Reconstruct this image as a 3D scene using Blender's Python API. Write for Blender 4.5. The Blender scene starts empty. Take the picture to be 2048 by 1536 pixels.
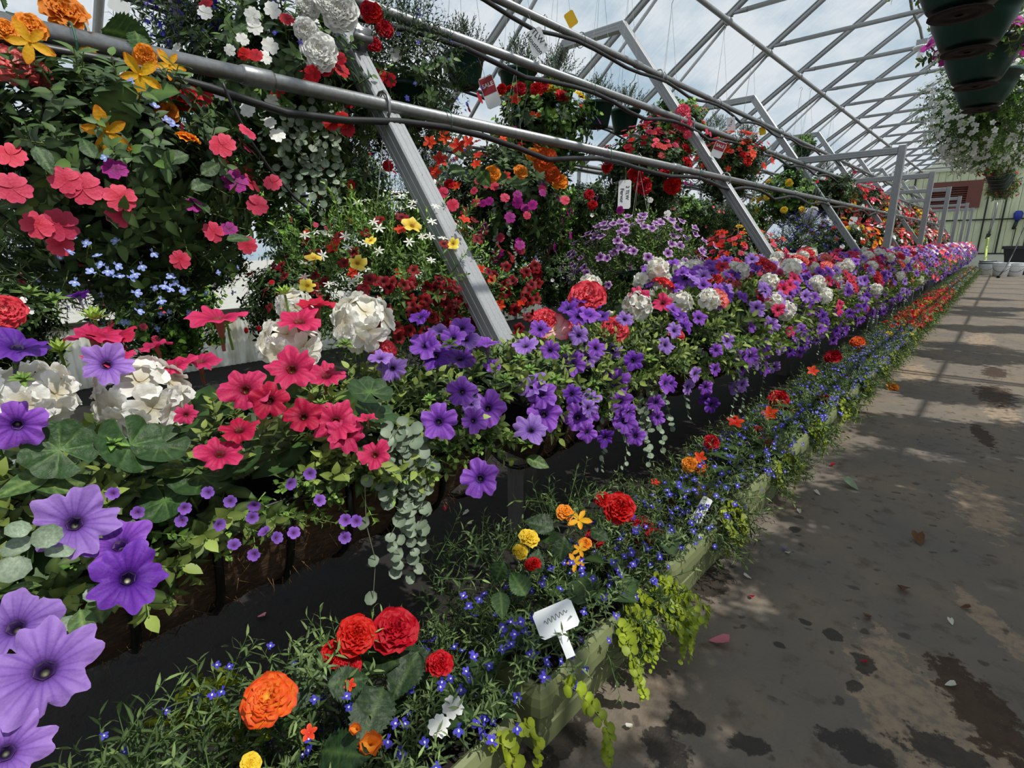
import bpy, math, random
import numpy as np
from mathutils import Vector, Matrix

random.seed(11)
rng = np.random.default_rng(11)
sc = bpy.context.scene
COL = sc.collection

# ------------------------------------------------------------------ camera
FPX, YAW, PITCH, ROLL, CAMH = 1050.0, 0.74275, 0.25809, -0.0118, 1.2
def cam_axes():
    R = np.array([math.cos(YAW), math.sin(YAW), 0]); Fh = np.array([-math.sin(YAW), math.cos(YAW), 0])
    up = np.array([0, 0, 1.0])
    F = Fh*math.cos(PITCH) - up*math.sin(PITCH); U = Fh*math.sin(PITCH) + up*math.cos(PITCH)
    return math.cos(ROLL)*R + math.sin(ROLL)*U, -math.sin(ROLL)*R + math.cos(ROLL)*U, F
CR, CU, CF = cam_axes()
CAM = np.array([0, 0, CAMH])
cd = bpy.data.cameras.new('camera'); cam = bpy.data.objects.new('camera', cd); COL.objects.link(cam)
cd.sensor_fit = 'HORIZONTAL'; cd.sensor_width = 36; cd.lens = FPX/2048*36
cd.clip_start = .03; cd.clip_end = 400
cam.matrix_world = Matrix(((CR[0], CU[0], -CF[0], 0), (CR[1], CU[1], -CF[1], 0), (CR[2], CU[2], -CF[2], CAMH), (0, 0, 0, 1)))
sc.camera = cam

# ------------------------------------------------------------------ sky, sun, exposure
SUN_DIR = Vector((.66, .10, 1.12)).normalized()
sc.view_settings.view_transform = 'Standard'; sc.view_settings.look = 'None'
sc.view_settings.gamma = 1; sc.view_settings.use_curve_mapping = False
sc.view_settings.exposure = 0.0
wd = bpy.data.worlds.new('sky'); sc.world = wd; wd.use_nodes = True
wn, wl = wd.node_tree.nodes, wd.node_tree.links; wn.clear()
def wnode(t, **k):
    n = wn.new(t)
    for a, b in k.items(): setattr(n, a, b)
    return n
wo = wnode('ShaderNodeOutputWorld'); wb = wnode('ShaderNodeBackground'); wt = wnode('ShaderNodeTexCoord')
wm = wnode('ShaderNodeMapping'); wnz = wnode('ShaderNodeTexNoise'); wr = wnode('ShaderNodeValToRGB')
wm.inputs['Scale'].default_value = (1, 1, 1.8); wnz.inputs['Scale'].default_value = 4.2; wnz.inputs['Detail'].default_value = 7; wnz.inputs['Roughness'].default_value = .58
wr.color_ramp.elements[0].position = .36; wr.color_ramp.elements[0].color = (.45, .60, .72, 1)
wr.color_ramp.elements[1].position = .54; wr.color_ramp.elements[1].color = (.84, .89, .94, 1)
wl.new(wt.outputs['Generated'], wm.inputs[0]); wl.new(wm.outputs[0], wnz.inputs['Vector']); wl.new(wnz.outputs['Fac'], wr.inputs[0])
wl.new(wr.outputs[0], wb.inputs[0]); wb.inputs[1].default_value = .90; wl.new(wb.outputs[0], wo.inputs[0])
sd = bpy.data.lights.new('sun', 'SUN'); sun = bpy.data.objects.new('sun', sd); COL.objects.link(sun)
sd.energy = 4.6; sd.angle = .012; sd.color = (1, .95, .87)
sun.rotation_mode = 'QUATERNION'; sun.rotation_quaternion = SUN_DIR.to_track_quat('Z', 'Y'); sun.location = (6, 4, 14)

# ------------------------------------------------------------------ pixel helper (reads a place off the photograph at a known distance)
def ray(px, py): return CR*(px-1024)/FPX + CU*(768-py)/FPX + CF
def atX(px, py, X): d = ray(px, py); return CAM + d*(X/d[0])
def atY(px, py, Y): d = ray(px, py); return CAM + d*(Y/d[1])
def atZ(px, py, Z): d = ray(px, py); return CAM + d*((Z-CAMH)/d[2])
def depth(P): return float((np.asarray(P)-CAM) @ CF)

# ------------------------------------------------------------------ materials
def lin(h):
    h = h.lstrip('#'); v = [int(h[i:i+2], 16)/255 for i in (0, 2, 4)]
    return tuple(x/12.92 if x <= .04045 else ((x+.055)/1.055)**2.4 for x in v)
MATS = {}
def newmat(name):
    m = bpy.data.materials.new(name); m.use_nodes = True; m.node_tree.nodes.clear(); MATS[name] = m
    return m, m.node_tree.nodes, m.node_tree.links
def N(ns, t, **k):
    n = ns.new(t)
    for a, b in k.items():
        if a.startswith('i_'): n.inputs[a[2:].replace('_', ' ')].default_value = b
        else: setattr(n, a, b)
    return n
def plain(name, col, rough=.5, metal=0, var=.15, scale=12, bump=0, spec=.5, stretch=(1, 1, 1), col2=None, thr=None):
    m, ns, ls = newmat(name)
    o = N(ns, 'ShaderNodeOutputMaterial'); p = N(ns, 'ShaderNodeBsdfPrincipled', i_Roughness=rough, i_Metallic=metal)
    p.inputs['Specular IOR Level'].default_value = spec
    tc = N(ns, 'ShaderNodeTexCoord'); mp = N(ns, 'ShaderNodeMapping', i_Scale=stretch); nz = N(ns, 'ShaderNodeTexNoise', i_Scale=scale, i_Detail=6.0)
    nz.inputs['Roughness'].default_value = .62
    r = N(ns, 'ShaderNodeValToRGB'); c = Vector(lin(col)); d = Vector(lin(col2)) if col2 else c*(1+var)
    a, b = thr or (.3, .7)
    r.color_ramp.elements[0].position = a; r.color_ramp.elements[1].position = b
    r.color_ramp.elements[0].color = (*(c*(1-var) if not col2 else c), 1); r.color_ramp.elements[1].color = (*[min(x, 1) for x in d], 1)
    ls.new(tc.outputs['Object'], mp.inputs[0]); ls.new(mp.outputs[0], nz.inputs['Vector']); ls.new(nz.outputs['Fac'], r.inputs[0]); ls.new(r.outputs[0], p.inputs['Base Color'])
    if bump:
        b_ = N(ns, 'ShaderNodeBump', i_Strength=bump, i_Distance=.01); ls.new(nz.outputs['Fac'], b_.inputs['Height']); ls.new(b_.outputs[0], p.inputs['Normal'])
    ls.new(p.outputs[0], o.inputs[0]); return m
def plantmat(name, rough, trans, spec, bump=0, var=.05):
    m, ns, ls = newmat(name)
    o = N(ns, 'ShaderNodeOutputMaterial'); p = N(ns, 'ShaderNodeBsdfPrincipled', i_Roughness=rough); p.inputs['Specular IOR Level'].default_value = spec
    at = N(ns, 'ShaderNodeAttribute', attribute_name='Col'); oi = N(ns, 'ShaderNodeObjectInfo')
    hs = N(ns, 'ShaderNodeHueSaturation'); m1 = N(ns, 'ShaderNodeMapRange', i_To_Min=.86, i_To_Max=1.12); m2 = N(ns, 'ShaderNodeMapRange', i_To_Min=.496, i_To_Max=.504)
    ls.new(oi.outputs['Random'], m1.inputs[0]); ls.new(oi.outputs['Random'], m2.inputs[0]); ls.new(m1.outputs[0], hs.inputs['Value']); ls.new(m2.outputs[0], hs.inputs['Hue'])
    vt = N(ns, 'ShaderNodeTexCoord'); vn = N(ns, 'ShaderNodeTexNoise', i_Scale=9.0, i_Detail=5.0); vr = N(ns, 'ShaderNodeMapRange', i_From_Min=.3, i_From_Max=.7, i_To_Min=1-var, i_To_Max=1+var)
    vm = N(ns, 'ShaderNodeMix', data_type='RGBA', blend_type='MULTIPLY'); vm.inputs[0].default_value = 1
    ls.new(vt.outputs['Object'], vn.inputs['Vector']); ls.new(vn.outputs['Fac'], vr.inputs[0]); ls.new(at.outputs['Color'], vm.inputs[6]); ls.new(vr.outputs[0], vm.inputs[7])
    ls.new(vm.outputs[2], hs.inputs['Color']); ls.new(hs.outputs[0], p.inputs['Base Color'])
    t = N(ns, 'ShaderNodeBsdfTranslucent'); mx = N(ns, 'ShaderNodeMixShader', i_Fac=trans); ls.new(hs.outputs[0], t.inputs[0])
    if bump:
        tc = N(ns, 'ShaderNodeTexCoord'); nz = N(ns, 'ShaderNodeTexNoise', i_Scale=6.0, i_Detail=4.0); b_ = N(ns, 'ShaderNodeBump', i_Strength=bump, i_Distance=.05)
        ls.new(tc.outputs['Object'], nz.inputs['Vector']); ls.new(nz.outputs['Fac'], b_.inputs['Height']); ls.new(b_.outputs[0], p.inputs['Normal'])
    ls.new(p.outputs[0], mx.inputs[1]); ls.new(t.outputs[0], mx.inputs[2]); ls.new(mx.outputs[0], o.inputs[0]); return m
PETAL = plantmat('petal', .55, .28, .25, .12)
LEAF = plantmat('leaf', .5, .13, .28, .15, .25)
ALU = plain('aluminium', '#9c9ea0', .45, .5, .12, 30, .08, stretch=(6, 6, 1))
GALV = plain('galvanised_pipe', '#8b8d8e', .40, .8, .16, 45, .08)
ROOFPIPE = plain('roof_pipe', '#96999b', .5, .5, .10, 30, .05)
RUBBER = plain('black_rubber', '#1b1c1e', .42, 0, .2, 30)
TIE = plain('green_tie', '#1f5a44', .5, 0, .1, 40)
CORD = plain('grey_cord', '#8d8f88', .7, 0, .1, 60)
OLIVE = plain('olive_resin', '#6f7650', .52, 0, .07, 18, .06, spec=.35)
SOIL = plain('potting_soil', '#1d1510', .95, 0, .45, 70, .9)
COCO = plain('coco_fibre', '#150d07', .95, 0, .5, 60, 1.0, stretch=(1, 1, 2.5), col2='#573c20')
BANDM = plain('black_wire', '#0c0c0d', .4, .3, .1, 40)
POTG = plain('green_plastic', '#12352b', .42, 0, .1, 8, spec=.4)
POTIN = plain('pot_underside', '#241b18', .85, 0, .35, 30, .4)
TAGW = plain('white_tag', '#eceff0', .5, 0, .03, 20)
TAGR = plain('red_tag', '#9a2231', .5, 0, .05, 20)
TAGY = plain('yellow_card', '#e8b813', .5, 0, .05, 20)
INK = plain('black_ink', '#22242a', .6, 0, .1, 20)
WOOD = plain('grey_post', '#56544f', .75, 0, .25, 25, .4, stretch=(4, 4, .5))
BOARD = plain('green_board', '#dde5ca', .7, 0, .10, 3, .1, stretch=(3, 3, .5), col2='#c2cca0')
CREAM = plain('cream_panel', '#d4d8c6', .75, 0, .08, 2, .05)
BROWN = plain('brown_panel', '#6e4038', .65, 0, .08, 8)
DARK = plain('dark_void', '#111213', .8, 0, .1, 5)
BUCKET = plain('white_bucket', '#dfe3e6', .5, 0, .05, 8)
BIN = plain('black_bin', '#20242b', .55, 0, .1, 8)
HOSEG = plain('green_hose', '#b7c56b', .5, 0, .08, 20)
BLUE = plain('blue_plastic', '#24389a', .45, 0, .08, 20)
GROUND = plain('outside_gravel', '#a9a79e', .9, 0, .15, 3)
SILL = plain('dark_sill', '#2e2a26', .8, 0, .2, 20)

def corr_mat():
    m, ns, ls = newmat('corrugated_plastic')
    o = N(ns, 'ShaderNodeOutputMaterial'); p = N(ns, 'ShaderNodeBsdfPrincipled', i_Roughness=.5); t = N(ns, 'ShaderNodeBsdfTranslucent'); mx = N(ns, 'ShaderNodeMixShader', i_Fac=.45)
    tc = N(ns, 'ShaderNodeTexCoord'); mp = N(ns, 'ShaderNodeMapping', i_Scale=(1, 1, .25)); nz = N(ns, 'ShaderNodeTexNoise', i_Scale=9.0, i_Detail=6.0)
    r = N(ns, 'ShaderNodeValToRGB'); r.color_ramp.elements[0].position = .35; r.color_ramp.elements[0].color = (*lin('#b9b6a0'), 1); r.color_ramp.elements[1].position = .6; r.color_ramp.elements[1].color = (*lin('#e9eae2'), 1)
    ls.new(tc.outputs['Object'], mp.inputs[0]); ls.new(mp.outputs[0], nz.inputs['Vector']); ls.new(nz.outputs['Fac'], r.inputs[0])
    ls.new(r.outputs[0], p.inputs['Base Color']); ls.new(r.outputs[0], t.inputs[0]); ls.new(p.outputs[0], mx.inputs[1]); ls.new(t.outputs[0], mx.inputs[2]); ls.new(mx.outputs[0], o.inputs[0]); return m
CORR = corr_mat()
def film_mat(name, tint, haze, gloss):
    m, ns, ls = newmat(name)
    o = N(ns, 'ShaderNodeOutputMaterial'); tr = N(ns, 'ShaderNodeBsdfTransparent'); tr.inputs[0].default_value = tint
    tl = N(ns, 'ShaderNodeBsdfTranslucent'); tl.inputs[0].default_value = (.9, .93, .95, 1); gl = N(ns, 'ShaderNodeBsdfGlossy', i_Roughness=.25)
    tc = N(ns, 'ShaderNodeTexCoord'); mp = N(ns, 'ShaderNodeMapping', i_Scale=(1, 9, 1)); nz = N(ns, 'ShaderNodeTexNoise', i_Scale=2.2, i_Detail=5.0)
    mr = N(ns, 'ShaderNodeMapRange', i_From_Min=.35, i_From_Max=.75, i_To_Min=haze*.4, i_To_Max=haze*1.8)
    ls.new(tc.outputs['Object'], mp.inputs[0]); ls.new(mp.outputs[0], nz.inputs['Vector']); ls.new(nz.outputs['Fac'], mr.inputs[0])
    a = N(ns, 'ShaderNodeMixShader'); b = N(ns, 'ShaderNodeMixShader', i_Fac=gloss)
    ls.new(mr.outputs[0], a.inputs[0]); ls.new(tr.outputs[0], a.inputs[1]); ls.new(tl.outputs[0], a.inputs[2])
    ls.new(a.outputs[0], b.inputs[1]); ls.new(gl.outputs[0], b.inputs[2]); ls.new(b.outputs[0], o.inputs[0]); return m
FILM = film_mat('clear_roof_film', (.93, .95, .96, 1), .07, .03)

def floor_mat():
    m, ns, ls = newmat('packed_floor')
    o = N(ns, 'ShaderNodeOutputMaterial'); p = N(ns, 'ShaderNodeBsdfPrincipled'); p.inputs['Specular IOR Level'].default_value = .25
    tc = N(ns, 'ShaderNodeTexCoord'); P = tc.outputs['Object']
    def noise(s, d=6.0, r=.6): n = N(ns, 'ShaderNodeTexNoise', i_Scale=s, i_Detail=d); n.inputs['Roughness'].default_value = r; ls.new(P, n.inputs['Vector']); return n.outputs['Fac']
    def ramp(x, a, b):
        n = N(ns, 'ShaderNodeMapRange', i_From_Min=a, i_From_Max=b); n.interpolation_type = 'SMOOTHSTEP'; ls.new(x, n.inputs[0]); return n.outputs[0]
    def mixc(fac, a, b):
        n = N(ns, 'ShaderNodeMix', data_type='RGBA'); ls.new(fac, n.inputs[0])
        for i, c in ((6, a), (7, b)):
            if isinstance(c, str): n.inputs[i].default_value = (*lin(c), 1)
            else: ls.new(c, n.inputs[i])
        return n.outputs[2]
    def op(k, a, b):
        n = N(ns, 'ShaderNodeMath', operation=k)
        for i, c in ((0, a), (1, b)):
            if isinstance(c, (int, float)): n.inputs[i].default_value = c
            else: ls.new(c, n.inputs[i])
        return n.outputs[0]
    nb = noise(2.2); nf = noise(60, 3.0); nm = noise(11)
    c = mixc(ramp(nb, .3, .7), '#68635d', '#7a6e60')
    c = mixc(op('MULTIPLY', ramp(nm, .52, .72), .55), c, '#4a3b2c')
    # stains and painted sun patches: (px, py, rx, ry) spots on the floor, edges broken up by noise
    sep = N(ns, 'ShaderNodeSeparateXYZ'); ls.new(P, sep.inputs[0])
    wob = op('MULTIPLY', op('SUBTRACT', noise(17, 6.0, .65), .5), 2.6)
    def spots(lst):
        acc = None
        for (px, py, rx, ry, an) in lst:
            q = atZ(px, py, 0); ca, sa = math.cos(an), math.sin(an)
            dx = op('SUBTRACT', sep.outputs[0], float(q[0])); dy = op('SUBTRACT', sep.outputs[1], float(q[1]))
            u = op('ADD', op('MULTIPLY', dx, ca/rx), op('MULTIPLY', dy, sa/rx)); v = op('ADD', op('MULTIPLY', dx, -sa/ry), op('MULTIPLY', dy, ca/ry))
            r2 = op('ADD', op('SQRT', op('ADD', op('MULTIPLY', u, u), op('MULTIPLY', v, v)), 0), wob)
            k = op('SUBTRACT', 1.0, ramp(r2, .8, 1.02)); acc = k if acc is None else op('MAXIMUM', acc, k)
        return acc
    pale = spots([(1790, 1400, .10, .30, .35), (1950, 1480, .13, .25, .4), (1990, 1250, .05, .2, .6), (1960, 1010, .10, .35, .2), (2000, 820, .1, .5, .1), (1830, 745, .12, .5, .1), (1960, 680, .15, .6, 0), (1830, 600, .2, .9, 0)])  # near ones dried crust; farther ones sun patches painted into the floor
    c = mixc(op('MULTIPLY', op('MULTIPLY', pale, ramp(noise(24), .3, .6)), .75), c, '#a08b73')
    brown = spots([(1960, 1420, .08, .20, .5), (1990, 790, .13, .42, .1), (1965, 870, .05, .3, .2), (1990, 745, .1, .3, 0)])
    c = mixc(op('MULTIPLY', brown, .85), c, '#36261a')
    wet = spots([(1365, 1440, .055, .045, 0), (1330, 1500, .07, .06, .3), (1500, 1490, .06, .03, .4), (1720, 1500, .09, .05, .2), (1880, 1500, .09, .06, .2), (1730, 1330, .03, .05, .2), (1665, 1270, .03, .03, 0), (1560, 1290, .02, .015, 0), (1710, 1370, .02, .03, 0), (1610, 1245, .02, .015, 0), (1590, 1060, .02, .03, 0), (1230, 1240, .06, .30, -.05), (1110, 1490, .05, .16, -.05), (1420, 1160, .08, .14, 0)])
    c = mixc(op('MULTIPLY', wet, .85), c, '#231f1c')
    drops = ramp(noise(17, 2.0, .4), .66, .72)
    c = mixc(op('MULTIPLY', drops, .6), c, '#302a25')
    c = mixc(op('MULTIPLY', ramp(noise(120, 2.0), .70, .76), .5), c, '#8c8376')
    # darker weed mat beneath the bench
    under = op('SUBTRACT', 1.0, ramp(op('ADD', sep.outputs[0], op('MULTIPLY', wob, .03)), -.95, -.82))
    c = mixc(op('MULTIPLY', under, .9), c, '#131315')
    ls.new(c, p.inputs['Base Color'])
    rg = op('SUBTRACT', .9, op('MULTIPLY', wet, .35)); ls.new(rg, p.inputs['Roughness'])
    b = N(ns, 'ShaderNodeBump', i_Strength=.5, i_Distance=.006); ls.new(op('ADD', nf, op('MULTIPLY', nm, 1.5)), b.inputs['Height']); ls.new(b.outputs[0], p.inputs['Normal'])
    ls.new(p.outputs[0], o.inputs[0]); return m
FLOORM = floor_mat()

# ------------------------------------------------------------------ mesh kit: a shape is (V, T, C)
def shape(V, T, C=(.5, .5, .5)):
    V = np.asarray(V, float); T = np.asarray(T, int).reshape(-1, 3); C = np.asarray(C, float)
    if C.ndim == 1: C = np.tile(C, (len(V), 1))
    return V, T, C
def join(*S):
    S = [s for s in S if s is not None and len(s[0])]
    o = np.cumsum([0]+[len(s[0]) for s in S])
    return np.concatenate([s[0] for s in S]), np.concatenate([s[1]+k for s, k in zip(S, o)]), np.concatenate([s[2] for s in S])
def quads(a):
    a = np.asarray(a).reshape(-1, 4); return np.concatenate([a[:, [0, 1, 2]], a[:, [0, 2, 3]]])
def move(s, t=(0, 0, 0), R=None, k=1):
    V = s[0]*k
    if R is not None: V = V @ np.asarray(R).T
    return V+np.asarray(t), s[1], s[2]
def rotz(a): c, s = math.cos(a), math.sin(a); return np.array([[c, -s, 0], [s, c, 0], [0, 0, 1]])
def rotx(a): c, s = math.cos(a), math.sin(a); return np.array([[1, 0, 0], [0, c, -s], [0, s, c]])
def roty(a): c, s = math.cos(a), math.sin(a); return np.array([[c, 0, s], [0, 1, 0], [-s, 0, c]])
def bases(D, roll=None):
    """rotation matrices whose +Z goes along D, rolled about it"""
    D = np.asarray(D, float).reshape(-1, 3); D = D/np.linalg.norm(D, axis=1, keepdims=True)
    a = np.where(np.abs(D[:, 2:3]) < .95, np.array([[0, 0, 1.]]), np.array([[0, 1., 0]]))
    x = np.cross(a, D); x /= np.linalg.norm(x, axis=1, keepdims=True); y = np.cross(D, x)
    if roll is None: roll = rng.uniform(0, 6.283, len(D))
    c, s = np.cos(roll)[:, None], np.sin(roll)[:, None]
    return np.stack([x*c+y*s, -x*s+y*c, D], axis=2)
def scatter(s, pos, R, k, tint=.18):
    V, T, C = s; n = len(pos)
    if n == 0: return np.zeros((0, 3)), np.zeros((0, 3), int), np.zeros((0, 3))
    k = np.broadcast_to(np.asarray(k, float), (n,))
    W = np.einsum('nij,vj->nvi', R, V)*k[:, None, None]+np.asarray(pos)[:, None, :]
    t = (1+rng.uniform(-tint, tint, (n, 1, 1))) if tint else np.ones((n, 1, 1))
    CC = np.clip(C[None]*t, 0, 1)
    TT = T[None]+(np.arange(n)*len(V))[:, None, None]
    return W.reshape(-1, 3), TT.reshape(-1, 3), CC.reshape(-1, 3)
def mesh(name, s, mat, smooth=True):
    V, T, C = s; me = bpy.data.meshes.new(name)
    me.vertices.add(len(V)); me.vertices.foreach_set('co', V.astype(np.float32).ravel())
    me.loops.add(len(T)*3); me.loops.foreach_set('vertex_index', T.astype(np.int32).ravel())
    me.polygons.add(len(T)); me.polygons.foreach_set('loop_start', np.arange(0, len(T)*3, 3, dtype=np.int32))
    me.polygons.foreach_set('use_smooth', np.full(len(T), smooth))
    if mat in (PETAL, LEAF):
        a = me.attributes.new('Col', 'FLOAT_COLOR', 'POINT'); a.data.foreach_set('color', np.c_[C, np.ones(len(C))].astype(np.float32).ravel())
    me.materials.append(mat); me.update(calc_edges=True); me.validate(); return me
def add(name, me, parent=None, loc=(0, 0, 0), quat=None, scale=1, **props):
    o = bpy.data.objects.new(name, me); COL.objects.link(o); o.parent = parent; o.location = loc
    if quat is not None: o.rotation_mode = 'QUATERNION'; o.rotation_quaternion = quat
    o.scale = (scale,)*3 if np.isscalar(scale) else scale
    for a, b in props.items(): o[a] = b
    return o
def part(name, s, mat, parent=None, smooth=False, **props): return add(name, mesh(name, s, mat, smooth), parent, **props)
def thing(name, loc, label, cat, group=None, rz=0):
    o = bpy.data.objects.new(name, None); COL.objects.link(o); o.location = loc; o.rotation_euler = (0, 0, rz)
    o.empty_display_size = .05; o['label'] = label; o['category'] = cat
    if group: o['group'] = group
    return o
def struct(name, loc=(0, 0, 0)):
    o = bpy.data.objects.new(name, None); COL.objects.link(o); o.location = loc; o['kind'] = 'structure'; o.empty_display_size = .05; return o
def box(c, d, R=None):
    x, y, z = np.asarray(d)/2
    V = np.array([[-x, -y, -z], [x, -y, -z], [x, y, -z], [-x, y, -z], [-x, -y, z], [x, -y, z], [x, y, z], [-x, y, z]])
    T = quads([[0, 3, 2, 1], [4, 5, 6, 7], [0, 1, 5, 4], [1, 2, 6, 5], [2, 3, 7, 6], [3, 0, 4, 7]])
    return move(shape(V, T), c, R)
def tube(P, r, n=8, cap=True, C=(.5, .5, .5)):
    P = np.asarray(P, float); m = len(P); r = np.broadcast_to(np.asarray(r, float), (m,))
    d = np.gradient(P, axis=0); d /= np.linalg.norm(d, axis=1, keepdims=True)+1e-9
    a = np.array([0, 0, 1.]) if abs(d[0][2]) < .9 else np.array([0, 1., 0])
    V = []
    for i in range(m):
        x = np.cross(a, d[i]); x /= np.linalg.norm(x)+1e-9; y = np.cross(d[i], x); a = y if abs(y @ d[i]) < .5 else a
        th = np.arange(n)*2*math.pi/n
        V.append(P[i]+r[i]*(np.cos(th)[:, None]*x+np.sin(th)[:, None]*y))
        a = y
    V = np.concatenate(V); Q = []
    for i in range(m-1):
        for j in range(n): k = (j+1) % n; Q.append([i*n+j, i*n+k, (i+1)*n+k, (i+1)*n+j])
    T = quads(Q)
    if cap: T = np.concatenate([T, [[0, j+1, j] for j in range(1, n-1)], [[(m-1)*n, (m-1)*n+j, (m-1)*n+j+1] for j in range(1, n-1)]])
    return shape(V, T, C)
def lathe(prof, n=20, caps=True):
    prof = np.asarray(prof, float); m = len(prof); th = np.arange(n)*2*math.pi/n
    V = np.stack([np.outer(prof[:, 0], np.cos(th)), np.outer(prof[:, 0], np.sin(th)), np.repeat(prof[:, 1:2], n, 1)], 2).reshape(-1, 3)
    Q = [[i*n+j, i*n+(j+1) % n, (i+1)*n+(j+1) % n, (i+1)*n+j] for i in range(m-1) for j in range(n)]
    return shape(V, quads(Q))
def extrude(poly, p0, p1, xdir):
    """polygon (x, y) carried from p0 to p1; x along xdir"""
    p0, p1 = np.asarray(p0, float), np.asarray(p1, float); d = p1-p0; d /= np.linalg.norm(d); x = np.asarray(xdir, float); x -= d*(x @ d); x /= np.linalg.norm(x); y = np.cross(d, x)
    poly = np.asarray(poly); n = len(poly); ring = poly[:, :1]*x+poly[:, 1:]*y
    V = np.concatenate([p0+ring, p1+ring, [p0, p1]]); T = []
    for j in range(n):
        k = (j+1) % n; T += [[j, k, n+k], [j, n+k, n+j], [2*n, k, j], [2*n+1, n+j, n+k]]
    return shape(V, T)
def sq_profile(w, g=.0016):
    h = w/2; b = w*.07; side = [(-h+b, -h), (-w*.24, -h), (-w*.22, -h+g), (-w*.12, -h+g), (-w*.10, -h), (w*.10, -h), (w*.12, -h+g), (w*.22, -h+g), (w*.24, -h), (h-b, -h)]
    out = []
    for i in range(4):
        c, s = [(1, 0), (0, 1), (-1, 0), (0, -1)][i]
        out += [(x*c-y*s, x*s+y*c) for x, y in side]
    return out

# ------------------------------------------------------------------ leaves
def mix(a, b, t): return np.asarray(a)*(1-t)+np.asarray(b)*t
def leaf(L=1, W=.5, n=4, fold=.12, curl=.25, ca='#4c6b2e', cm='#7d9a4e', prof=.8, zig=0, tipc=None):
    ca, cm = np.array(lin(ca)), np.array(lin(cm)); V, C, T = [(0, 0, 0)], [cm], []
    for i in range(1, n):
        t = i/n; w = W/2*math.sin(math.pi*t**prof)**.85
        if zig: w *= 1+zig*(1 if i % 2 else -1)
        y = L*t; z = -curl*L*t*t
        e_ = ca*(1.25 if (zig and i % 2) else 1); V += [(-w, y, z+fold*w*2*(1 if not zig or i % 2 else .4)), (0, y, z), (w, y, z+fold*w*2*(1 if not zig or i % 2 else .4))]; C += [e_, mix(ca, cm, .8), e_*1.06]
    V.append((0, L, -curl*L)); C.append(ca if tipc is None else np.array(lin(tipc)))
    e = len(V)-1
    T += [[0, 2, 1], [0, 3, 2]]
    for i in range(n-2):
        a = 1+3*i; b = a+3; T += [[a, a+1, b+1], [a, b+1, b], [a+1, a+2, b+2], [a+1, b+2, b+1]]
    a = 1+3*(n-2); T += [[a, a+1, e], [a+1, a+2, e]]
    return shape(V, T, C)
def round_leaf(r=1, n=8, notch=.35, cup=.15, ca='#8fa084', cm='#b7c4ad'):
    V, C, T = [(0, notch*r*.4, 0)], [np.array(lin(cm))], []
    for i in range(n+1):
        a = -math.pi/2+.25+(2*math.pi-.5)*i/n
        V.append((r*math.cos(a)*1.05, r+r*math.sin(a)*.92, cup*r*(1 if i % 2 else .6))); C.append(np.array(lin(ca)))
        if i: T.append([0, i, i+1])
    return shape(V, T, C)
def scallop_leaf(r=1, n=14, ca='#2a4322', cm='#527038'):
    V, C, T = [(0, .25*r, 0)], [np.array(lin(cm))], []
    for ring, rr in ((0, .55), (1, 1)):
        for i in range(n+1):
            a = -math.pi/2+.2+(2*math.pi-.4)*i/n; q = r*rr*(1+.09*ring*(1 if i % 2 else -1))
            V.append((q*math.cos(a)*1.08, r*.95*(.25+.0)+q*math.sin(a)+.45*r, r*.12*rr*(1 if i % 2 else -.4))); C.append(mix(lin(cm), lin(ca), .4+.6*ring)*(.85 if i % 2 else 1.1))
    for i in range(n):
        T.append([0, 1+i, 2+i]); a, b = 1+i, n+2+i; T += [[a, b, b+1], [a, b+1, a+1]]
    return shape(V, T, C)
def big_leaf(L=1, W=.7, nt=22, ns=8, serr=.0, veins=5, fold=.10, curl=.25, ca='#22371e', cm='#43592f', prof=.7, skew=0):
    ca, cm = np.array(lin(ca)), np.array(lin(cm)); V, C = [], []
    for i in range(nt+1):
        t = i/nt; w = W/2*max(.0, math.sin(math.pi*t**prof))**.85+.004
        for j in range(ns+1):
            q = -1+2*j/ns; e = 1+serr*(1 if i % 2 else -1)*(abs(q) > .9)
            x = q*w*e*(1+skew*q); y = L*(t+.06*abs(q)*(1-t))
            vn = abs(((t*veins-abs(q)*1.1) % 1)-.5)*2; rid = .018*W*(1-vn)*(1 if 0 < abs(q) < 1 else .5)
            V.append((x, y, -curl*L*t*t+fold*abs(x)*1.2-rid+.012*math.sin(9*t+5*q)*L)); k = (1 if q == 0 else max(0, 1-vn*2.2)*.55)
            C.append(mix(ca*(.85+.3*vn), cm, k))
    return shape(V, quads([[i*(ns+1)+j, i*(ns+1)+j+1, (i+1)*(ns+1)+j+1, (i+1)*(ns+1)+j] for i in range(nt) for j in range(ns)]), C)
def big_scallop(r=.65, n=56, ca='#2a4322', cm='#5c7a40'):
    V, C, T = [(0, 0, 0)], [np.array(lin(cm))], []; K_ = (.25, .5, .75, 1)
    for a_, rr in enumerate(K_):
        for i in range(n+1):
            a = -math.pi/2+.15+(2*math.pi-.3)*i/n; lob = abs(math.sin(i/n*math.pi*8)); q = r*rr*(1+(.10*lob-.05)*rr)
            V.append((q*math.cos(a), q*math.sin(a), r*(.10*rr*lob+.10*rr*rr+.05*math.sin(3*a)*rr))); vein = max(0, 1-abs(((i/n*8+.5) % 1)-.5)*7)
            C.append(mix(np.array(lin(ca))*(1.25 if rr == .75 else 1), lin(cm), vein*.8*(1.1-rr)+(.25 if rr == .25 else 0)))
    for i in range(n):
        T.append([0, 1+i, 2+i])
        for k in range(3): a, b = 1+k*(n+1)+i, 1+(k+1)*(n+1)+i; T += [[a, b, b+1], [a, b+1, a+1]]
    return shape(V, T, C)
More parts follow.
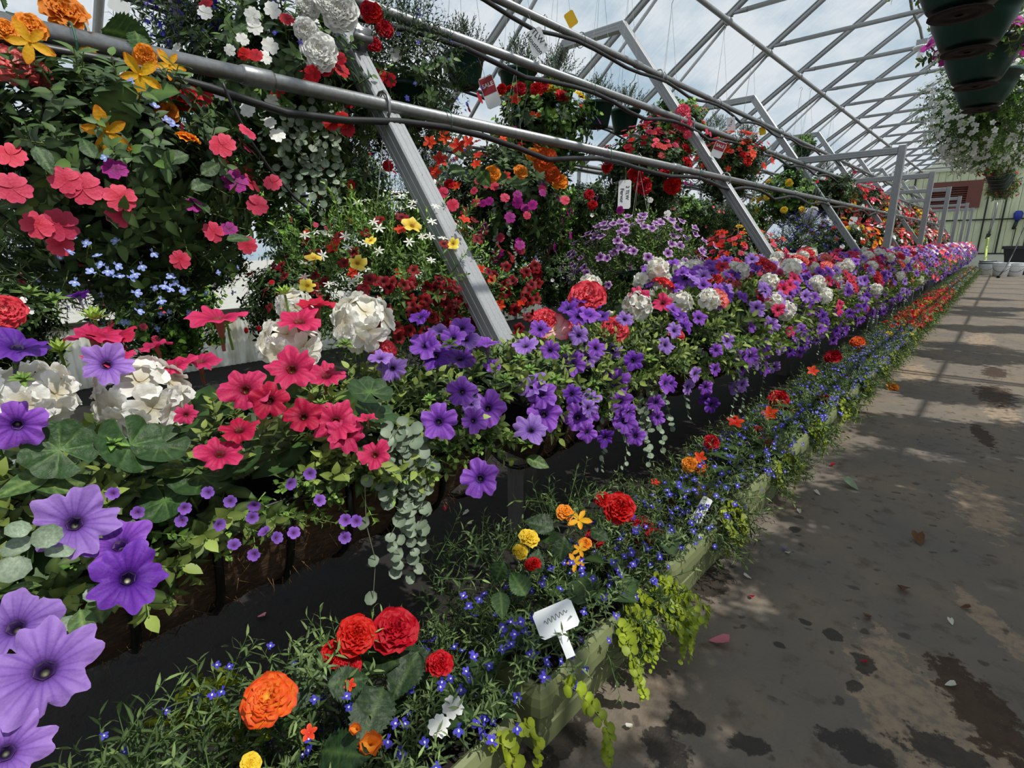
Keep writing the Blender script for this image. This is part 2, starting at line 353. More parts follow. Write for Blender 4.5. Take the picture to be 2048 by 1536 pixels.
def sprig(lf, n, H, spread=(1.25, .5), k=(1, .55), r=.012, stem='#6d8a44', tip=None, droop=0, pair=False):
    """a stem of height H along +Z with n leaves set round it; leaves get smaller and steeper to the tip"""
    S = [tube([(0, 0, 0), (.02*H, .01*H, H*.5), (0, 0, H)], [r, r*.8, r*.4], 4, False, lin(stem))]
    for i in range(n):
        t = (i+.5)/n; a = i*2.4 if not pair else (i//2)*1.57+(i % 2)*math.pi
        el = spread[0]*(1-t)+spread[1]*t; kk = k[0]*(1-t)+k[1]*t
        s = lf
        if tip is not None and t > .6: s = (lf[0], lf[1], mix(lf[2], lin(tip), min(1, (t-.6)*2.4)))
        S.append(move(s, (0, 0, H*(.12+.88*t)), rotz(a) @ rotx(math.pi/2-el), kk))
    return join(*S)
PET_L = leaf(.042, .022, 4, .1, .22, '#37492a', '#66783f'); PET_S = sprig(PET_L, 11, .10, tip='#8a9a4a', r=.0018)
PET_BIG = leaf(.085, .048, 5, .1, .25, '#3b5a29', '#6d8a48')
IMP_L = leaf(.058, .030, 4, .1, .3, '#283b22', '#495f38', prof=.75); IMP_S = sprig(IMP_L, 8, .07, (1.5, .9), (1, .6), .0026, '#66753e', tip='#567038')
LOB_L = leaf(.034, .0075, 3, .1, .3, '#33452a', '#5f7345'); LOB_S = sprig(LOB_L, 12, .11, (1.2, .6), (1, .6), .0011, '#4d6732', tip='#7a8f55')
LOBD_L = leaf(.03, .008, 3, .1, .3, '#27391f', '#475f33'); LOBD_S = sprig(LOBD_L, 10, .12, (1.2, .6), (1, .6), .0011, '#33401f')
CAL_L = leaf(.032, .011, 3, .1, .2, '#3a5427', '#64803f'); CAL_S = sprig(CAL_L, 10, .09, (1.2, .5), (1, .6), .0014, '#5f7639', tip='#7a9a48')
DAISY_S = sprig(leaf(.03, .009, 3, .1, .15, '#41632d', '#7c9d4c'), 16, .15, (1.1, .5), (.9, .7), .0016, '#6f8d40', tip='#8fb24d')
GREY_S = sprig(leaf(.03, .010, 3, .1, .1, '#3d4d38', '#67775c'), 11, .11, (.9, .5), (1, .7), .0015, '#6b705a')
BAC_L = leaf(.018, .013, 3, .1, .2, '#3c5b28', '#6c8f42'); BAC_S = sprig(BAC_L, 12, .10, (1.3, .7), (1, .7), .0012, '#78904a', pair=True, tip='#86a84a')
BEG_LEAF = leaf(.12, .085, 13, .10, .25, '#22371e', '#43592f', prof=.7, zig=.13)
BEG_LEAF2 = leaf(.12, .085, 13, .10, .2, '#34502a', '#62803f', prof=.7, zig=.13)
GER_LEAF = scallop_leaf(.05)
IVY_L = leaf(.05, .045, 5, .08, .2, '#30501f', '#5c7c3a', prof=.6, zig=.15); IVY_S = sprig(IVY_L, 8, .10, (1.4, .8), (1, .7), .0016, '#6f8a44', tip='#7ba340')
DIC_L = round_leaf(.014, 8, .35, .2, '#6b7c66', '#93a28c')
JEN_L = round_leaf(.0125, 7, .2, .2, '#74841a', '#98a62c')
def strand(lf, n, L, sp=.9, stem='#7d8a55', r=.0009, pair=False, sway=.06, out=.12, tint=.2):
    """leaves along a stem that leaves the rim outwards (+Y) and hangs down"""
    t = np.linspace(0, 1, 9); ph = rng.uniform(0, 6)
    P = np.c_[sway*np.sin(ph+t*5)*t, out*np.minimum(1, t*2.2)**.7, .02-L*np.maximum(0, t-.08)**1.1]
    S = [tube(P, r, 3, False, lin(stem))]
    m = n; tt = np.linspace(.04, 1, m); PP = np.stack([np.interp(tt, t, P[:, i]) for i in range(3)], 1)
    D = np.c_[rng.normal(0, .7, m), rng.uniform(.1, .9, m), rng.uniform(-.5, .5, m)]
    if pair: D[:, 0] = np.where(np.arange(m) % 2, 1, -1)+rng.normal(0, .2, m)
    nrm = np.c_[rng.normal(0, .35, m), rng.uniform(.4, 1, m), rng.uniform(.2, .9, m)]
    nrm /= np.linalg.norm(nrm, axis=1, keepdims=True); D -= nrm*np.sum(D*nrm, 1, keepdims=True); D /= np.linalg.norm(D, axis=1, keepdims=True)
    R = np.stack([np.cross(D, nrm), D, nrm], 2)
    S.append(scatter(lf, PP, R, (1.1-.5*tt)*rng.uniform(.8, 1.2, m)*sp, tint))
    return join(*S)

# ------------------------------------------------------------------ flowers (face +Z, radius 1)
def petal(L=1, W=.7, nt=4, ns=4, cup=.15, lift=0, curl=0, notch=0, ruf=0, cb='#ffffff', ct='#ffffff', ce=None, prof=.6, base=.12, ph=0):
    cb, ct = np.array(lin(cb)), np.array(lin(ct)); ce = ct if ce is None else np.array(lin(ce)); V, C = [], []
    for i in range(nt+1):
        t = i/nt; w = W/2*(base+(1-base)*math.sin(math.pi*min(1, t*prof+.0))**.8) if t < 1 else W/2*(base+(1-base)*max(.0, math.sin(math.pi*prof)))**1*.75
        for j in range(ns+1):
            s = -1+2*j/ns
            y = L*t*(1-.10*s*s*t-notch*(1-abs(s))*t**3); x = s*w
            z = lift*t+curl*t*t+cup*s*s*w+ruf*t*t*math.sin(s*6+ph+t*3)
            V.append((x, y, z)); e = min(1, max(abs(s)**3*t, t**5)); C.append(mix(mix(cb, ct, t**.8), ce, e))
    T = quads([[i*(ns+1)+j, i*(ns+1)+j+1, (i+1)*(ns+1)+j+1, (i+1)*(ns+1)+j] for i in range(nt) for j in range(ns)])
    return shape(V, T, C)
def petunia(c, cdark, cthroat, cedge=None, n=80, seed=0, tubec='#6f7a45', eye=None, deep=.5):
    r_ = np.random.default_rng(seed); th = np.arange(n)*2*math.pi/n; c, cd, ct = map(lambda h: np.array(lin(h)), (c, cdark, cthroat)); ce = c if cedge is None else np.array(lin(cedge))
    lob = np.abs(np.cos(2.5*th)); ph = r_.uniform(0, 6, 4); fl = r_.uniform(.9, 1.06, 5)[((th+math.pi/5)/(2*math.pi/5)).astype(int) % 5]
    V, C = [(0, 0, -deep)], [ct*.8 if eye is None else np.array(lin(eye))]
    for k, (r, z) in enumerate(((.09, -deep*.7), (.17, -.17), (.34, -.03), (.62, .03), (.86, .05), (1.0, .03))):
        f = r**2
        R = r*(1-.30*f*(1-lob)**1.5)*(1+f*.06*np.sin(9*th+ph[0])+f*.045*np.sin(14*th+ph[3]))*(1+(fl-1)*f)
        Z = z+f*(.13*np.sin(2*th+ph[1])+.07*np.sin(3*th+ph[0])+.06*np.sin(11*th+ph[2])-.12*(1-lob)*r)
        V += list(np.c_[R*np.cos(th), R*np.sin(th), Z])
        vein = np.clip(1-np.abs(((th/(2*math.pi)*(20 if n > 30 else 5)) % 1)-.5)*5, 0, 1)*(.8 if r < .9 else .3)
        base = [ct, mix(ct, cd, .5), mix(cd, c, .45), c, mix(c, ce, .5), ce][k]
        C += [mix(base, cd, v*(.75 if k in (2, 3) else .45 if k == 4 else .15 if k == 5 else 0)) for v in vein]
    T = [[0, 1+(j+1) % n, 1+j][::-1] for j in range(n)]
    Q = [[1+k*n+j, 1+k*n+(j+1) % n, 1+(k+1)*n+(j+1) % n, 1+(k+1)*n+j][::-1] for k in range(5) for j in range(n)]
    s = shape(V, np.concatenate([T, quads(Q)]), C)
    tb = tube([(0, 0, -.1), (.02, 0, -.5), (.05, .02, -.95), (.08, .03, -1.3)], [.2, .12, .08, .06], 6, False, mix(c, lin(tubec), .55))
    cal = [move(leaf(.5, .14, 3, .1, -.1, '#4d7030', '#7c9a4c'), (.06, .03, -1.15), rotz(i*1.256) @ rotx(1.2)) for i in range(5)]
    return join(s, tb, *cal)
def rosette(cb, ct, ce, n=26, seed=0, flat=.55, ruf=.05, W=.75):
    r_ = np.random.default_rng(seed); S = []
    for i in range(n):
        t = i/(n-1); a = i*2.399+r_.uniform(-.2, .2)
        L = 1.0*(1-t)+.22*t; el = (.12+1.15*t**.8)*flat*1.6
        p = petal(L, W*L*1.15+.12, 4, 6, .35, .0, -.18*L, .05, ruf, cb, ct, ce, .62, .3, r_.uniform(0, 6))
        S.append(move(p, (0, 0, .05+.30*t), rotz(a) @ rotx(min(1.45, el))))
    return join(*S)
def simple(n, L, W, cb, ct, ce=None, notch=.1, cup=.1, lift=.1, ruf=.03, eye=None, tilt=0, seed=0, nt=3, ns=4, prof=.68, Ls=None):
    r_ = np.random.default_rng(seed); S = []
    for i in range(n):
        l = L*(Ls[i % len(Ls)] if Ls else 1)
        S.append(move(petal(l, W*l, nt, ns, cup, lift, -.08, notch, ruf, cb, ct, ce, prof, .2, r_.uniform(0, 6)), (0, 0, .012*i), rotz(i*2*math.pi/n+r_.uniform(-.08, .08)) @ rotx(tilt+r_.uniform(-.1, .1))))
    if eye: S.append(move(lathe([(.07, 0), (.06, .1), (0, .14)], 6), (0, 0, .02))); S[-1] = (S[-1][0], S[-1][1], np.tile(lin(eye), (len(S[-1][0]), 1)))
    return join(*S)
def lobelia(c, cw='#e9ebff'):
    S = [shape([(0, -.08, .035), (.13, -.22, .03), (.1, -.42, .03), (-.1, -.42, .03), (-.13, -.22, .03)], [[0, 2, 1], [0, 3, 2], [0, 4, 3]][::1], lin(cw))]; S[0] = (S[0][0], S[0][1][:, ::-1], S[0][2])
    for a, L, W in ((0, .95, .62), (.85, .85, .5), (-.85, .85, .5)): S.append(move(petal(L, W, 2, 2, .1, 0, -.1, 0, 0, c, c, c, .66, .3), (0, 0, 0), rotz(math.pi+a)))
    for a in (.35, -.35): S.append(move(petal(.6, .25, 2, 2, .1, .1, 0, 0, 0, c, c, c, .7, .3), (0, 0, .03), rotz(a) @ rotx(.5)))
    return join(*S)
def geranium(seed=0, c='#f4f4ef'):
    r_ = np.random.default_rng(seed); S = []
    D = [(0, 0, 1)]+[(math.cos(a)*.85, math.sin(a)*.85, .62) for a in np.arange(5)*1.257+.3]+[(math.cos(a), math.sin(a), .05) for a in np.arange(5)*1.257+.9]
    for i, d in enumerate(D):
        d = np.array(d)+r_.normal(0, .1, 3); d /= np.linalg.norm(d)
        fl = simple(5, .55, .76, '#c4b896', c, c, .05, .12, .08, .035, None, .12, seed+i, 6, 6, .64)
        S.append(move(fl, d*np.array([.62, .62, .42]), bases([d], r_.uniform(0, 6, 1))[0]))
    for i in range(6):
        a = i*1.05; S.append(move(leaf(.35, .13, 3, .1, .2, '#7f9c3c', '#a4bd56'), (0, 0, -.05), rotz(a) @ rotx(-.6)))
    S.append(tube([(0, 0, .2), (.03, 0, -.6), (0, .05, -1.7)], [.05, .055, .06], 5, False, lin('#6f8d3c')))
    return join(*S)
def geranium_buds():
    S = [tube([(0, 0, -1.9), (.05, 0, -.8), (0, 0, 0)], [.09, .085, .08], 6, False, lin('#6d8e38'))]
    bud = leaf(.75, .26, 4, .25, -.25, '#7d9d38', '#b2cb62')
    for i in range(15): S.append(move(bud, (0, 0, .03), rotz(i*2.4) @ rotx(.15+.75*(i/15))))
    return join(*S)
def bell(c, cin):
    S = []
    for i in range(5): S.append(move(petal(1, .95, 3, 2, .25, .75, -.35, .05, .02, cin, c, c, .66, .3), (0, 0, -.5), rotz(i*1.2566)))
    S.append(tube([(0, 0, -.45), (0, 0, -.9)], [.2, .1], 5, False, lin('#7a9646')))
    return join(*S)
FS = {}
def reg(k, s, mat=None): FS[k] = (mesh(k, s, mat or PETAL), s)
for i in range(2):
    reg(f'petunia_purple{i}', petunia('#8447b4', '#52218a', '#22103f', '#935cc4', seed=i, eye='#c9c7a0'))
    reg(f'petunia_violet{i}', petunia('#682ca0', '#40137a', '#160b30', '#7640b2', seed=4+i, eye='#d8d6b8'))
    reg(f'petunia_lavender{i}', petunia('#946ec0', '#683c9c', '#2a1d3f', '#a47fcc', seed=8+i, eye='#8a8a70'))
    reg(f'petunia_pink{i}', petunia('#c6265a', '#8c0f3a', '#6d2222', '#d03a6c', seed=12+i, eye='#c9b070'))
    reg(f'petunia_deep{i}', petunia('#b8143c', '#840a2a', '#3c0c1c', '#c2244a', seed=16+i, eye='#b59a52'))
    reg(f'geranium_white{i}', geranium(i*20))
    reg(f'begonia_red{i}', rosette('#7a030c', '#b40614', '#c20c1a', 30, i, .5, .10, .95))
    reg(f'begonia_coral{i}', rosette('#eea09c', '#dd4454', '#d0223c', 30, 5+i, .42, .12, .95))
    reg(f'begonia_salmon{i}', rosette('#f2d0c2', '#ea968a', '#d8504e', 28, 15+i, .40, .11, .95))
    reg(f'impatiens_coral{i}', simple(5, 1, .86, '#b82440', '#da4462', '#de5070', .16, .05, .02, .03, seed=i, nt=5, ns=6))
    reg(f'impatiens_red{i}', simple(5, 1, .86, '#8c0a18', '#c01020', '#c81c28', .16, .05, .02, .03, seed=2+i, nt=5, ns=6))
reg('calibrachoa_red', petunia('#7e0916', '#52030d', '#240206', '#900f1c', n=20, seed=30, deep=.35, eye='#7a5a20'))
reg('calibrachoa_yellow', petunia('#edd04a', '#c99a1e', '#b07a10', '#f6e67e', n=20, seed=31, deep=.35, eye='#b98a20'))
reg('calibrachoa_veined', petunia('#9a5fae', '#3d1550', '#1c0826', '#e6cdea', n=20, seed=32, deep=.4))
reg('petunia_magenta', petunia('#c93aa4', '#9c1c80', '#5a0c48', '#d957b4', n=20, seed=33))
reg('begonia_orange', rosette('#ecc046', '#e4601a', '#d63a14', 28, 21, .42, .11, .95))
reg('begonia_yellow', rosette('#c89416', '#e6c026', '#ecd044', 26, 22, .42, .10, .95))
reg('begonia_apricot', rosette('#cc6a12', '#e27a16', '#e8942c', 22, 23, .42, .09, .95))
reg('begonia_white', rosette('#dedbc4', '#e8e8e2', '#ececea', 40, 24, .45, .11, .95))
reg('begonia_pink', rosette('#f7b9bd', '#e8456a', '#dd1f4e', 20, 25, .45, .08))
reg('begonia_star', simple(5, 1, .46, '#dfae22', '#edb62c', '#ea8a1c', 0, .25, .1, .04, '#e8a020', .05, 40, 4, 4, .8, [1, .85, 1.05, .9]))
reg('begonia_single_coral', simple(5, 1, .95, '#f3d6cc', '#e9808a', '#dd2a4c', .02, .2, .12, .05, '#e8b43a', .15, 41, 4, 4, .7))
reg('begonia_bud', simple(4, 1, .9, '#f0b84a', '#ec9c3a', '#d9521e', 0, .5, .5, .05, None, .75, 42, 4, 4, .72))
reg('begonia_star_red', simple(5, 1, .62, '#c21a14', '#e23a20', '#e4571e', 0, .25, .1, .05, '#e8a020', .1, 45, 3, 3, .74))
reg('impatiens_white', simple(5, 1, .84, '#e2e2da', '#f4f4f2', '#f6f6f4', .16, .05, .02, .03, seed=6))
reg('impatiens_magenta', simple(5, 1, .86, '#6d0a55', '#a51285', '#b02090', .16, .05, .02, .03, seed=7))
reg('lobelia_blue', lobelia('#4a43bd')); reg('lobelia_dark', lobelia('#342f8f', '#5a55b8')); reg('lobelia_pale', lobelia('#98a9ea', '#dfe6ff'))
reg('daisy_white', simple(6, 1, .34, '#d8d8c2', '#f6f6f2', '#f6f6f2', 0, .1, .05, 0, None, 0, 9, 2, 2, .75))
reg('sutera_bell', bell('#8a5cc4', '#4a1d50'))
reg('bacopa_white', simple(5, 1, .8, '#cfd3c8', '#e2e4e0', '#e6e8e4', .05, .1, .05, 0, None, 0, 10, 2, 2, .7))
reg('geranium_bud_head', geranium_buds(), LEAF)
reg('petunia_rosette', join(*[move(leaf(.9, .42, 4, .15, .2, '#4f7030', '#86a64c', tipc='#6f9140'), (0, 0, .1*(i/12)), rotz(i*2.4) @ rotx(.1+1.1*i/12), 1-.5*i/12) for i in range(12)]), LEAF)
reg('leaf_begonia', big_leaf(1, .72, 26, 8, .09, 6, .1, .25, '#1f331c', '#3d532c', .7, .12), LEAF); reg('leaf_begonia_light', big_leaf(1, .72, 26, 8, .09, 6, .1, .2, '#34502a', '#62803f', .7, .12), LEAF); reg('leaf_petunia', big_leaf(1, .55, 14, 6, 0, 5, .1, .25, '#3b5429', '#6b8246', .8), LEAF)
reg('leaf_geranium', big_scallop(), LEAF); reg('leaf_dichondra', move(DIC_L, k=36), LEAF); reg('leaf_impatiens', big_leaf(1, .52, 14, 6, .04, 6, .1, .3, '#2a3f23', '#50683c', .75), LEAF)
NAME = lambda k: k.rstrip('01')
KINDNAME = {'leaf': 'leaf', 'petunia_rosette': 'leaf_rosette', 'geranium_bud_head': 'bud_head'}
def fname(k):
    if k.startswith('leaf'): return 'large_leaf'
    if k in KINDNAME: return KINDNAME[k]
    return k.split('_')[0]+'_flower'
def quat_of(nrm, roll=None):
    R = bases([nrm], None if roll is None else np.array([roll]))[0]; return Matrix(R.tolist()).to_quaternion()
def pick(k):
    if k in FS: return k
    return k+str(random.randint(0, 1))
def flower(k, parent, P, nrm, diam, roll=None):
    """P in world space; every parent is an unrotated Empty"""
    k = pick(k)
    if k.startswith('leaf'): diam *= 2
    return add(fname(k), FS[k][0], parent, Vector(P)-parent.location, quat_of(nrm, roll), diam/2)
def face(P, cam_=.7, up=.55, jit=.25):
    v = CAM-np.asarray(P); v /= np.linalg.norm(v); n = v*cam_+np.array([0, 0, up])+rng.normal(0, jit, 3); return n/np.linalg.norm(n)
def K(parent, k, px, py, wpx, X, cam_=.75, up=.5, jit=.15, roll=None, nrm=None):
    P = atX(px, py, X); d = depth(P)
    return flower(k, parent, P, face(P, cam_, up, jit) if nrm is None else nrm, wpx*d/FPX, roll)
def blossoms(parent, spec, name='blossoms'):
    """many tiny blossoms too small to pick apart, joined: spec = [(kind, P(n,3) local, N(n,3), diam)]"""
    S = [scatter(FS[pick(k)][1], P, bases(Nn), np.asarray(d)/2*np.ones(len(P))*rng.uniform(.8, 1.15, len(P)), .12) for k, P, Nn, d in spec if len(P)]
    if S: part(name, join(*S), PETAL, parent, True, kind='stuff')
for _k, _c in (('purple', ('#8447b4', '#52218a', '#22103f', '#935cc4')), ('lavender', ('#9c7ac6', '#7048a2', '#2a1d3f', '#ae90d2')), ('pink', ('#e5416f', '#b81c4c', '#7d2a2a', '#ee5c84'))):
    FS['far_'+_k] = (None, petunia(*_c, n=10, seed=3)[:3])
FS['far_white'] = (None, simple(5, 1, .9, '#e2e2da', '#f4f4f2', None, .1, .1, .1, .05, None, .3, 3, 2, 2)); FS['far_coral'] = (None, simple(7, 1, .7, '#e88', '#e8505e', None, .1, .2, .2, .05, None, .3, 3, 2, 2) if False else simple(7, 1, .7, '#e88888', '#e8505e', None, .1, .2, .2, .05, None, .3, 3, 2, 2))
FS['far_red'] = (None, simple(7, 1, .7, '#9c0c1e', '#d01a2c', None, .1, .2, .2, .05, None, .3, 4, 2, 2)); FS['far_orange'] = (None, simple(7, 1, .7, '#e8a030', '#ea6a20', None, .1, .2, .2, .05, None, .3, 5, 2, 2))
FS['far_yellow'] = (None, simple(7, 1, .7, '#d8a41a', '#f0cf2e', None, .1, .2, .2, .05, None, .3, 6, 2, 2))

# ================================================================== THE SETTING
GABLE_Y, WALL_X, KX = 31.5, -5.9, 3.4
RIDGE_X = .6
def roof_z(x): return 6.64+.70*min(x, RIDGE_X)-.70*max(0, x-RIDGE_X)
EAVE_L = roof_z(WALL_X); WALL_RX = RIDGE_X*2+5.9; RIDGE_Z = roof_z(RIDGE_X); EAVE_R = roof_z(WALL_RX)

def grid(x0, x1, y0, y1, z, n=1):
    return shape([(x0, y0, z), (x1, y0, z), (x1, y1, z), (x0, y1, z)], quads([[0, 1, 2, 3]]))
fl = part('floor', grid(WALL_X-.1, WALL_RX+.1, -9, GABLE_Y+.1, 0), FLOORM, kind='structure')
gr = part('trim_1', grid(-60, 60, -50, 90, -.06), GROUND, kind='structure')

ceil = struct('ceiling')
RY = [1.26+1.753*i for i in range(-2, 18)]
RAFT = extrude([(.03*math.cos(a), .038*math.sin(a)) for a in np.arange(10)*.6283], (WALL_X, 0, EAVE_L), (RIDGE_X, 0, RIDGE_Z), (0, 1, 0))
RAFT_ME = mesh('rafter', RAFT, ROOFPIPE, True)
RAFT_R = mesh('rafter', extrude([(.03*math.cos(a), .038*math.sin(a)) for a in np.arange(10)*.6283], (WALL_RX, 0, EAVE_R), (RIDGE_X, 0, RIDGE_Z), (0, 1, 0)), ROOFPIPE, True)
ZB = 1.2+.907*KX
TIE_ME = mesh('collar_tie', join(tube([(-KX+.02, 0, ZB), (-KX+.25, 0, ZB)], [.02, .036], 8), tube([(-KX+.25, 0, ZB), (2*RIDGE_X+KX, 0, ZB)], .033, 8), box((-KX+.0, 0, ZB-.01), (.12, .012, .07))), ROOFPIPE, True)
KNEE_ME = mesh('knee_brace', tube([(-KX-.02, .02, ZB-.1), (WALL_X+.15, .02, ZB-.1-.93*(-WALL_X-.15-KX-.02))], .021, 8), ROOFPIPE, True)
for y in RY:
    add('rafter', RAFT_ME, ceil, (0, y, 0)); add('rafter', RAFT_R, ceil, (0, y, 0))
    add('collar_tie', TIE_ME, ceil, (0, y, 0)); add('knee_brace', KNEE_ME, ceil, (0, y, 0))
zp = 1.2+.8827*KX
part('purlin', tube([(-KX, RY[0], zp), (-KX, GABLE_Y, zp)], .036, 10), ROOFPIPE, ceil, True)
part('ridge_pipe', tube([(RIDGE_X, RY[0], RIDGE_Z), (RIDGE_X, GABLE_Y, RIDGE_Z)], .045, 10), ROOFPIPE, ceil, True)
part('purlin', tube([(2*RIDGE_X+KX, RY[0], zp), (2*RIDGE_X+KX, GABLE_Y, zp)], .036, 10), ROOFPIPE, ceil, True)
part('eave_pipe', tube([(WALL_X, RY[0], EAVE_L), (WALL_X, GABLE_Y, EAVE_L)], .05, 10), ROOFPIPE, ceil, True)
CL_ME = mesh('purlin_clamp', tube([(-KX, -.035, zp), (-KX, .035, zp)], .05, 10), ROOFPIPE, True)
for y in RY: add('purlin_clamp', CL_ME, ceil, (0, y, 0))
up = .055
PANE_L = mesh('roof_pane', shape([(WALL_X, .03, EAVE_L+up), (WALL_X, 1.72, EAVE_L+up), (RIDGE_X, 1.72, RIDGE_Z+up), (RIDGE_X, .03, RIDGE_Z+up)], quads([[0, 1, 2, 3]])), FILM)
PANE_R = mesh('roof_pane', shape([(WALL_RX, .03, EAVE_R+up), (WALL_RX, 1.72, EAVE_R+up), (RIDGE_X, 1.72, RIDGE_Z+up), (RIDGE_X, .03, RIDGE_Z+up)], quads([[0, 1, 2, 3]])), FILM)
BAR_ME = mesh('glazing_bar', extrude([(-.02, -.008), (.02, -.008), (.02, .008), (-.02, .008)], (WALL_X, 0, EAVE_L+up), (RIDGE_X, 0, RIDGE_Z+up), (0, 1, 0)), ROOFPIPE)
for y in RY[:-1]: add('roof_pane', PANE_L, ceil, (0, y, 0)); add('roof_pane', PANE_R, ceil, (0, y, 0)); add('glazing_bar', BAR_ME, ceil, (0, y, 0))

# side wall behind the bench: corrugated knee panels, dark sill, clear panes between posts
wl_ = struct('wall_side')
def corr(w, h, p=.055, a=.012):
    n = int(w/p*4); y = np.linspace(0, w, n+1); x = a*np.sin(y/p*2*math.pi)
    V = np.concatenate([np.c_[x, y, np.zeros(n+1)], np.c_[x, y, np.full(n+1, h)]]); return shape(V, quads([[i, i+1, n+2+i, n+1+i] for i in range(n)]))
CP = mesh('corrugated_panel', corr(1.75, .54), CORR, True); SL = mesh('sill', box((0, .875, .565), (.07, 1.75, .05)), SILL, False); PO = mesh('wall_post', box((0, 0, EAVE_L/2), (.05, .05, EAVE_L)), ROOFPIPE, False)
WP = mesh('wall_pane', shape([(0, .03, .6), (0, 1.72, .6), (0, 1.72, EAVE_L), (0, .03, EAVE_L)], quads([[0, 1, 2, 3]])), FILM)
for y in RY[:-1]:
    add('corrugated_panel', CP, wl_, (WALL_X, y, 0)); add('sill', SL, wl_, (WALL_X, y, 0)); add('wall_post', PO, wl_, (WALL_X, y, 0)); add('wall_pane', WP, wl_, (WALL_X, y, 0))

# gable wall: boards, cream upper part, girts, framing pipes
gw = struct('wall_end')
GX0, GX1 = WALL_X, 6.0
bw = .26; nb_ = int((GX1-GX0)/bw)
for i in range(nb_):
    x = GX0+bw*(i+.5); zt = min(roof_z(x)-.02, 4.2)
    part('board', box((0, 0, zt/2), (bw-.012, .03+.012*(i % 2), zt)), BOARD, gw, loc=(x, GABLE_Y, 0))
    if roof_z(x) > 4.25: part('upper_panel', box((0, 0, (4.22+roof_z(x))/2), (bw-.004, .025, roof_z(x)-4.22)), CREAM, gw, loc=(x, GABLE_Y+.01, 0))
part('backing', shape([(GX0, 0, 0), (GX1, 0, 0), (GX1, 0, roof_z(GX1)), (RIDGE_X, 0, RIDGE_Z), (GX0, 0, EAVE_L)], [[0, 1, 2], [0, 2, 3], [0, 3, 4]]), CREAM, gw, loc=(0, GABLE_Y+.05, 0))
part('ledge', box((0, -.06, 4.2), (GX1-GX0, .12, .10)), CREAM, gw, loc=((GX0+GX1)/2, GABLE_Y, 0))
part('base_wall', box((0, -.03, .3), (GX1-GX0, .08, .6)), CREAM, gw, loc=((GX0+GX1)/2, GABLE_Y, 0))
for z in (.62, 2.05): part('girt', tube([(GX0, -.08, z), (GX1, -.08, z)], .03, 6), RUBBER, gw, loc=(0, GABLE_Y, 0))
for x in (-3.6, -.95, -.35, .5, 1.6): part('stud', tube([(x, -.07, .6), (x, -.07, 4.1)], .028, 6), RUBBER, gw, loc=(0, GABLE_Y, 0))

# ================================================================== PLANT RACKS (aluminium trapezoid frames) AND PIPES
FY = [1.45, 5.15, 8.9, 12.65, 16.4, 20.15, 23.9, 27.6]
SLOPE = 1.37
def legx(z): return -1.36-(z-.8)/SLOPE
TOPZ = 3.31; TX = legx(TOPZ); REARX = -3.87
def rearx(z): return REARX-(TOPZ-z)/SLOPE
SQ = sq_profile(.085)
leg_s = extrude(SQ, (legx(.66), 0, .66), (TX-.0, 0, TOPZ), (0, 1, 0)); rleg_s = extrude(SQ, (rearx(.3), 0, .3), (REARX, 0, TOPZ), (0, 1, 0)); top_s = extrude(SQ, (TX+.03, 0, TOPZ-.02), (REARX-.03, 0, TOPZ-.02), (0, 1, 0))
LEG, RLEG, TOPB = mesh('front_leg', leg_s, ALU, False), mesh('rear_leg', rleg_s, ALU, False), mesh('top_bar', top_s, ALU, False)
POST = mesh('post', extrude(SQ, (-1.217, 0, .0), (-1.217, 0, 2.40), (0, 1, 0)), ALU, False); BEAM = mesh('beam', extrude(SQ, (-1.26, 0, 2.34), (legx(2.34)+.03, 0, 2.34), (0, 1, 0)), ALU, False)
FOOT = mesh('foot_post', box((-1.36, .09, .33), (.09, .09, .66)), WOOD, False); RAIL = mesh('cross_rail', box((-1.62, .0, .64), (.72, .05, .05)), ALU, False); RFOOT = mesh('rear_foot', box((rearx(.3), 0, .15), (.09, .09, .3)), WOOD, False)
UB = mesh('pipe_clamp', tube([(legx(1.74)+.03+.062*math.cos(a)*.8, -.03, 1.76+.062*math.sin(a)) for a in np.linspace(-.9, 2.4, 7)], .007, 5), GALV, True)
HINGE = mesh('hinge_bracket', join(box((legx(2.02)+.07, 0, 2.06), (.03, .06, .09), roty(.63)), tube([(legx(2.02)+.085, -.04, 2.06), (legx(2.02)+.085, .04, 2.06)], .016, 8)), GALV)
ordn = ['first', 'second', 'third', 'fourth', 'fifth', 'sixth', 'seventh', 'eighth', 'ninth', 'tenth', 'eleventh', 'twelfth', 'thirteenth', 'fourteenth', 'fifteenth', 'sixteenth', 'seventeenth', 'eighteenth', 'nineteenth', 'twentieth', 'twenty-first', 'twenty-second', 'twenty-third', 'twenty-fourth', 'twenty-fifth', 'twenty-sixth', 'twenty-seventh', 'twenty-eighth', 'twenty-ninth', 'thirtieth', 'thirty-first', 'thirty-second', 'thirty-third', 'thirty-fourth', 'thirty-fifth', 'thirty-sixth', 'thirty-seventh', 'thirty-eighth', 'thirty-ninth', 'fortieth']
for i, y in enumerate(FY):
    lab = ('sloping aluminium rack frame without an upright, crossing in front of the blue lobelia basket', 'sloping aluminium rack frame without an upright, topped by a trapezoid beside the yellow card')[i] if i < 2 else f'{ordn[i-2]} aluminium rack frame with an upright post, counting down the aisle'
    r = thing('rack_frame', (0, y, 0), lab, 'rack frame', 'aluminium rack frames over the bench')
    for nme, me in (('front_leg', LEG), ('rear_leg', RLEG), ('top_bar', TOPB), ('foot_post', FOOT), ('rear_foot', RFOOT), ('cross_rail', RAIL)): add(nme, me, r)
    for z in (1.74, 2.26, 2.73): add('pipe_clamp', UB, r, (legx(z)-legx(1.74), 0, z-1.74))
    if i == 0: add('hinge_bracket', HINGE, r)
    if i >= 2: add('post', POST, r); add('beam', BEAM, r)
PIPES = [(-2.01, 1.77), (-2.386, 2.29), (-2.73, 2.76)]
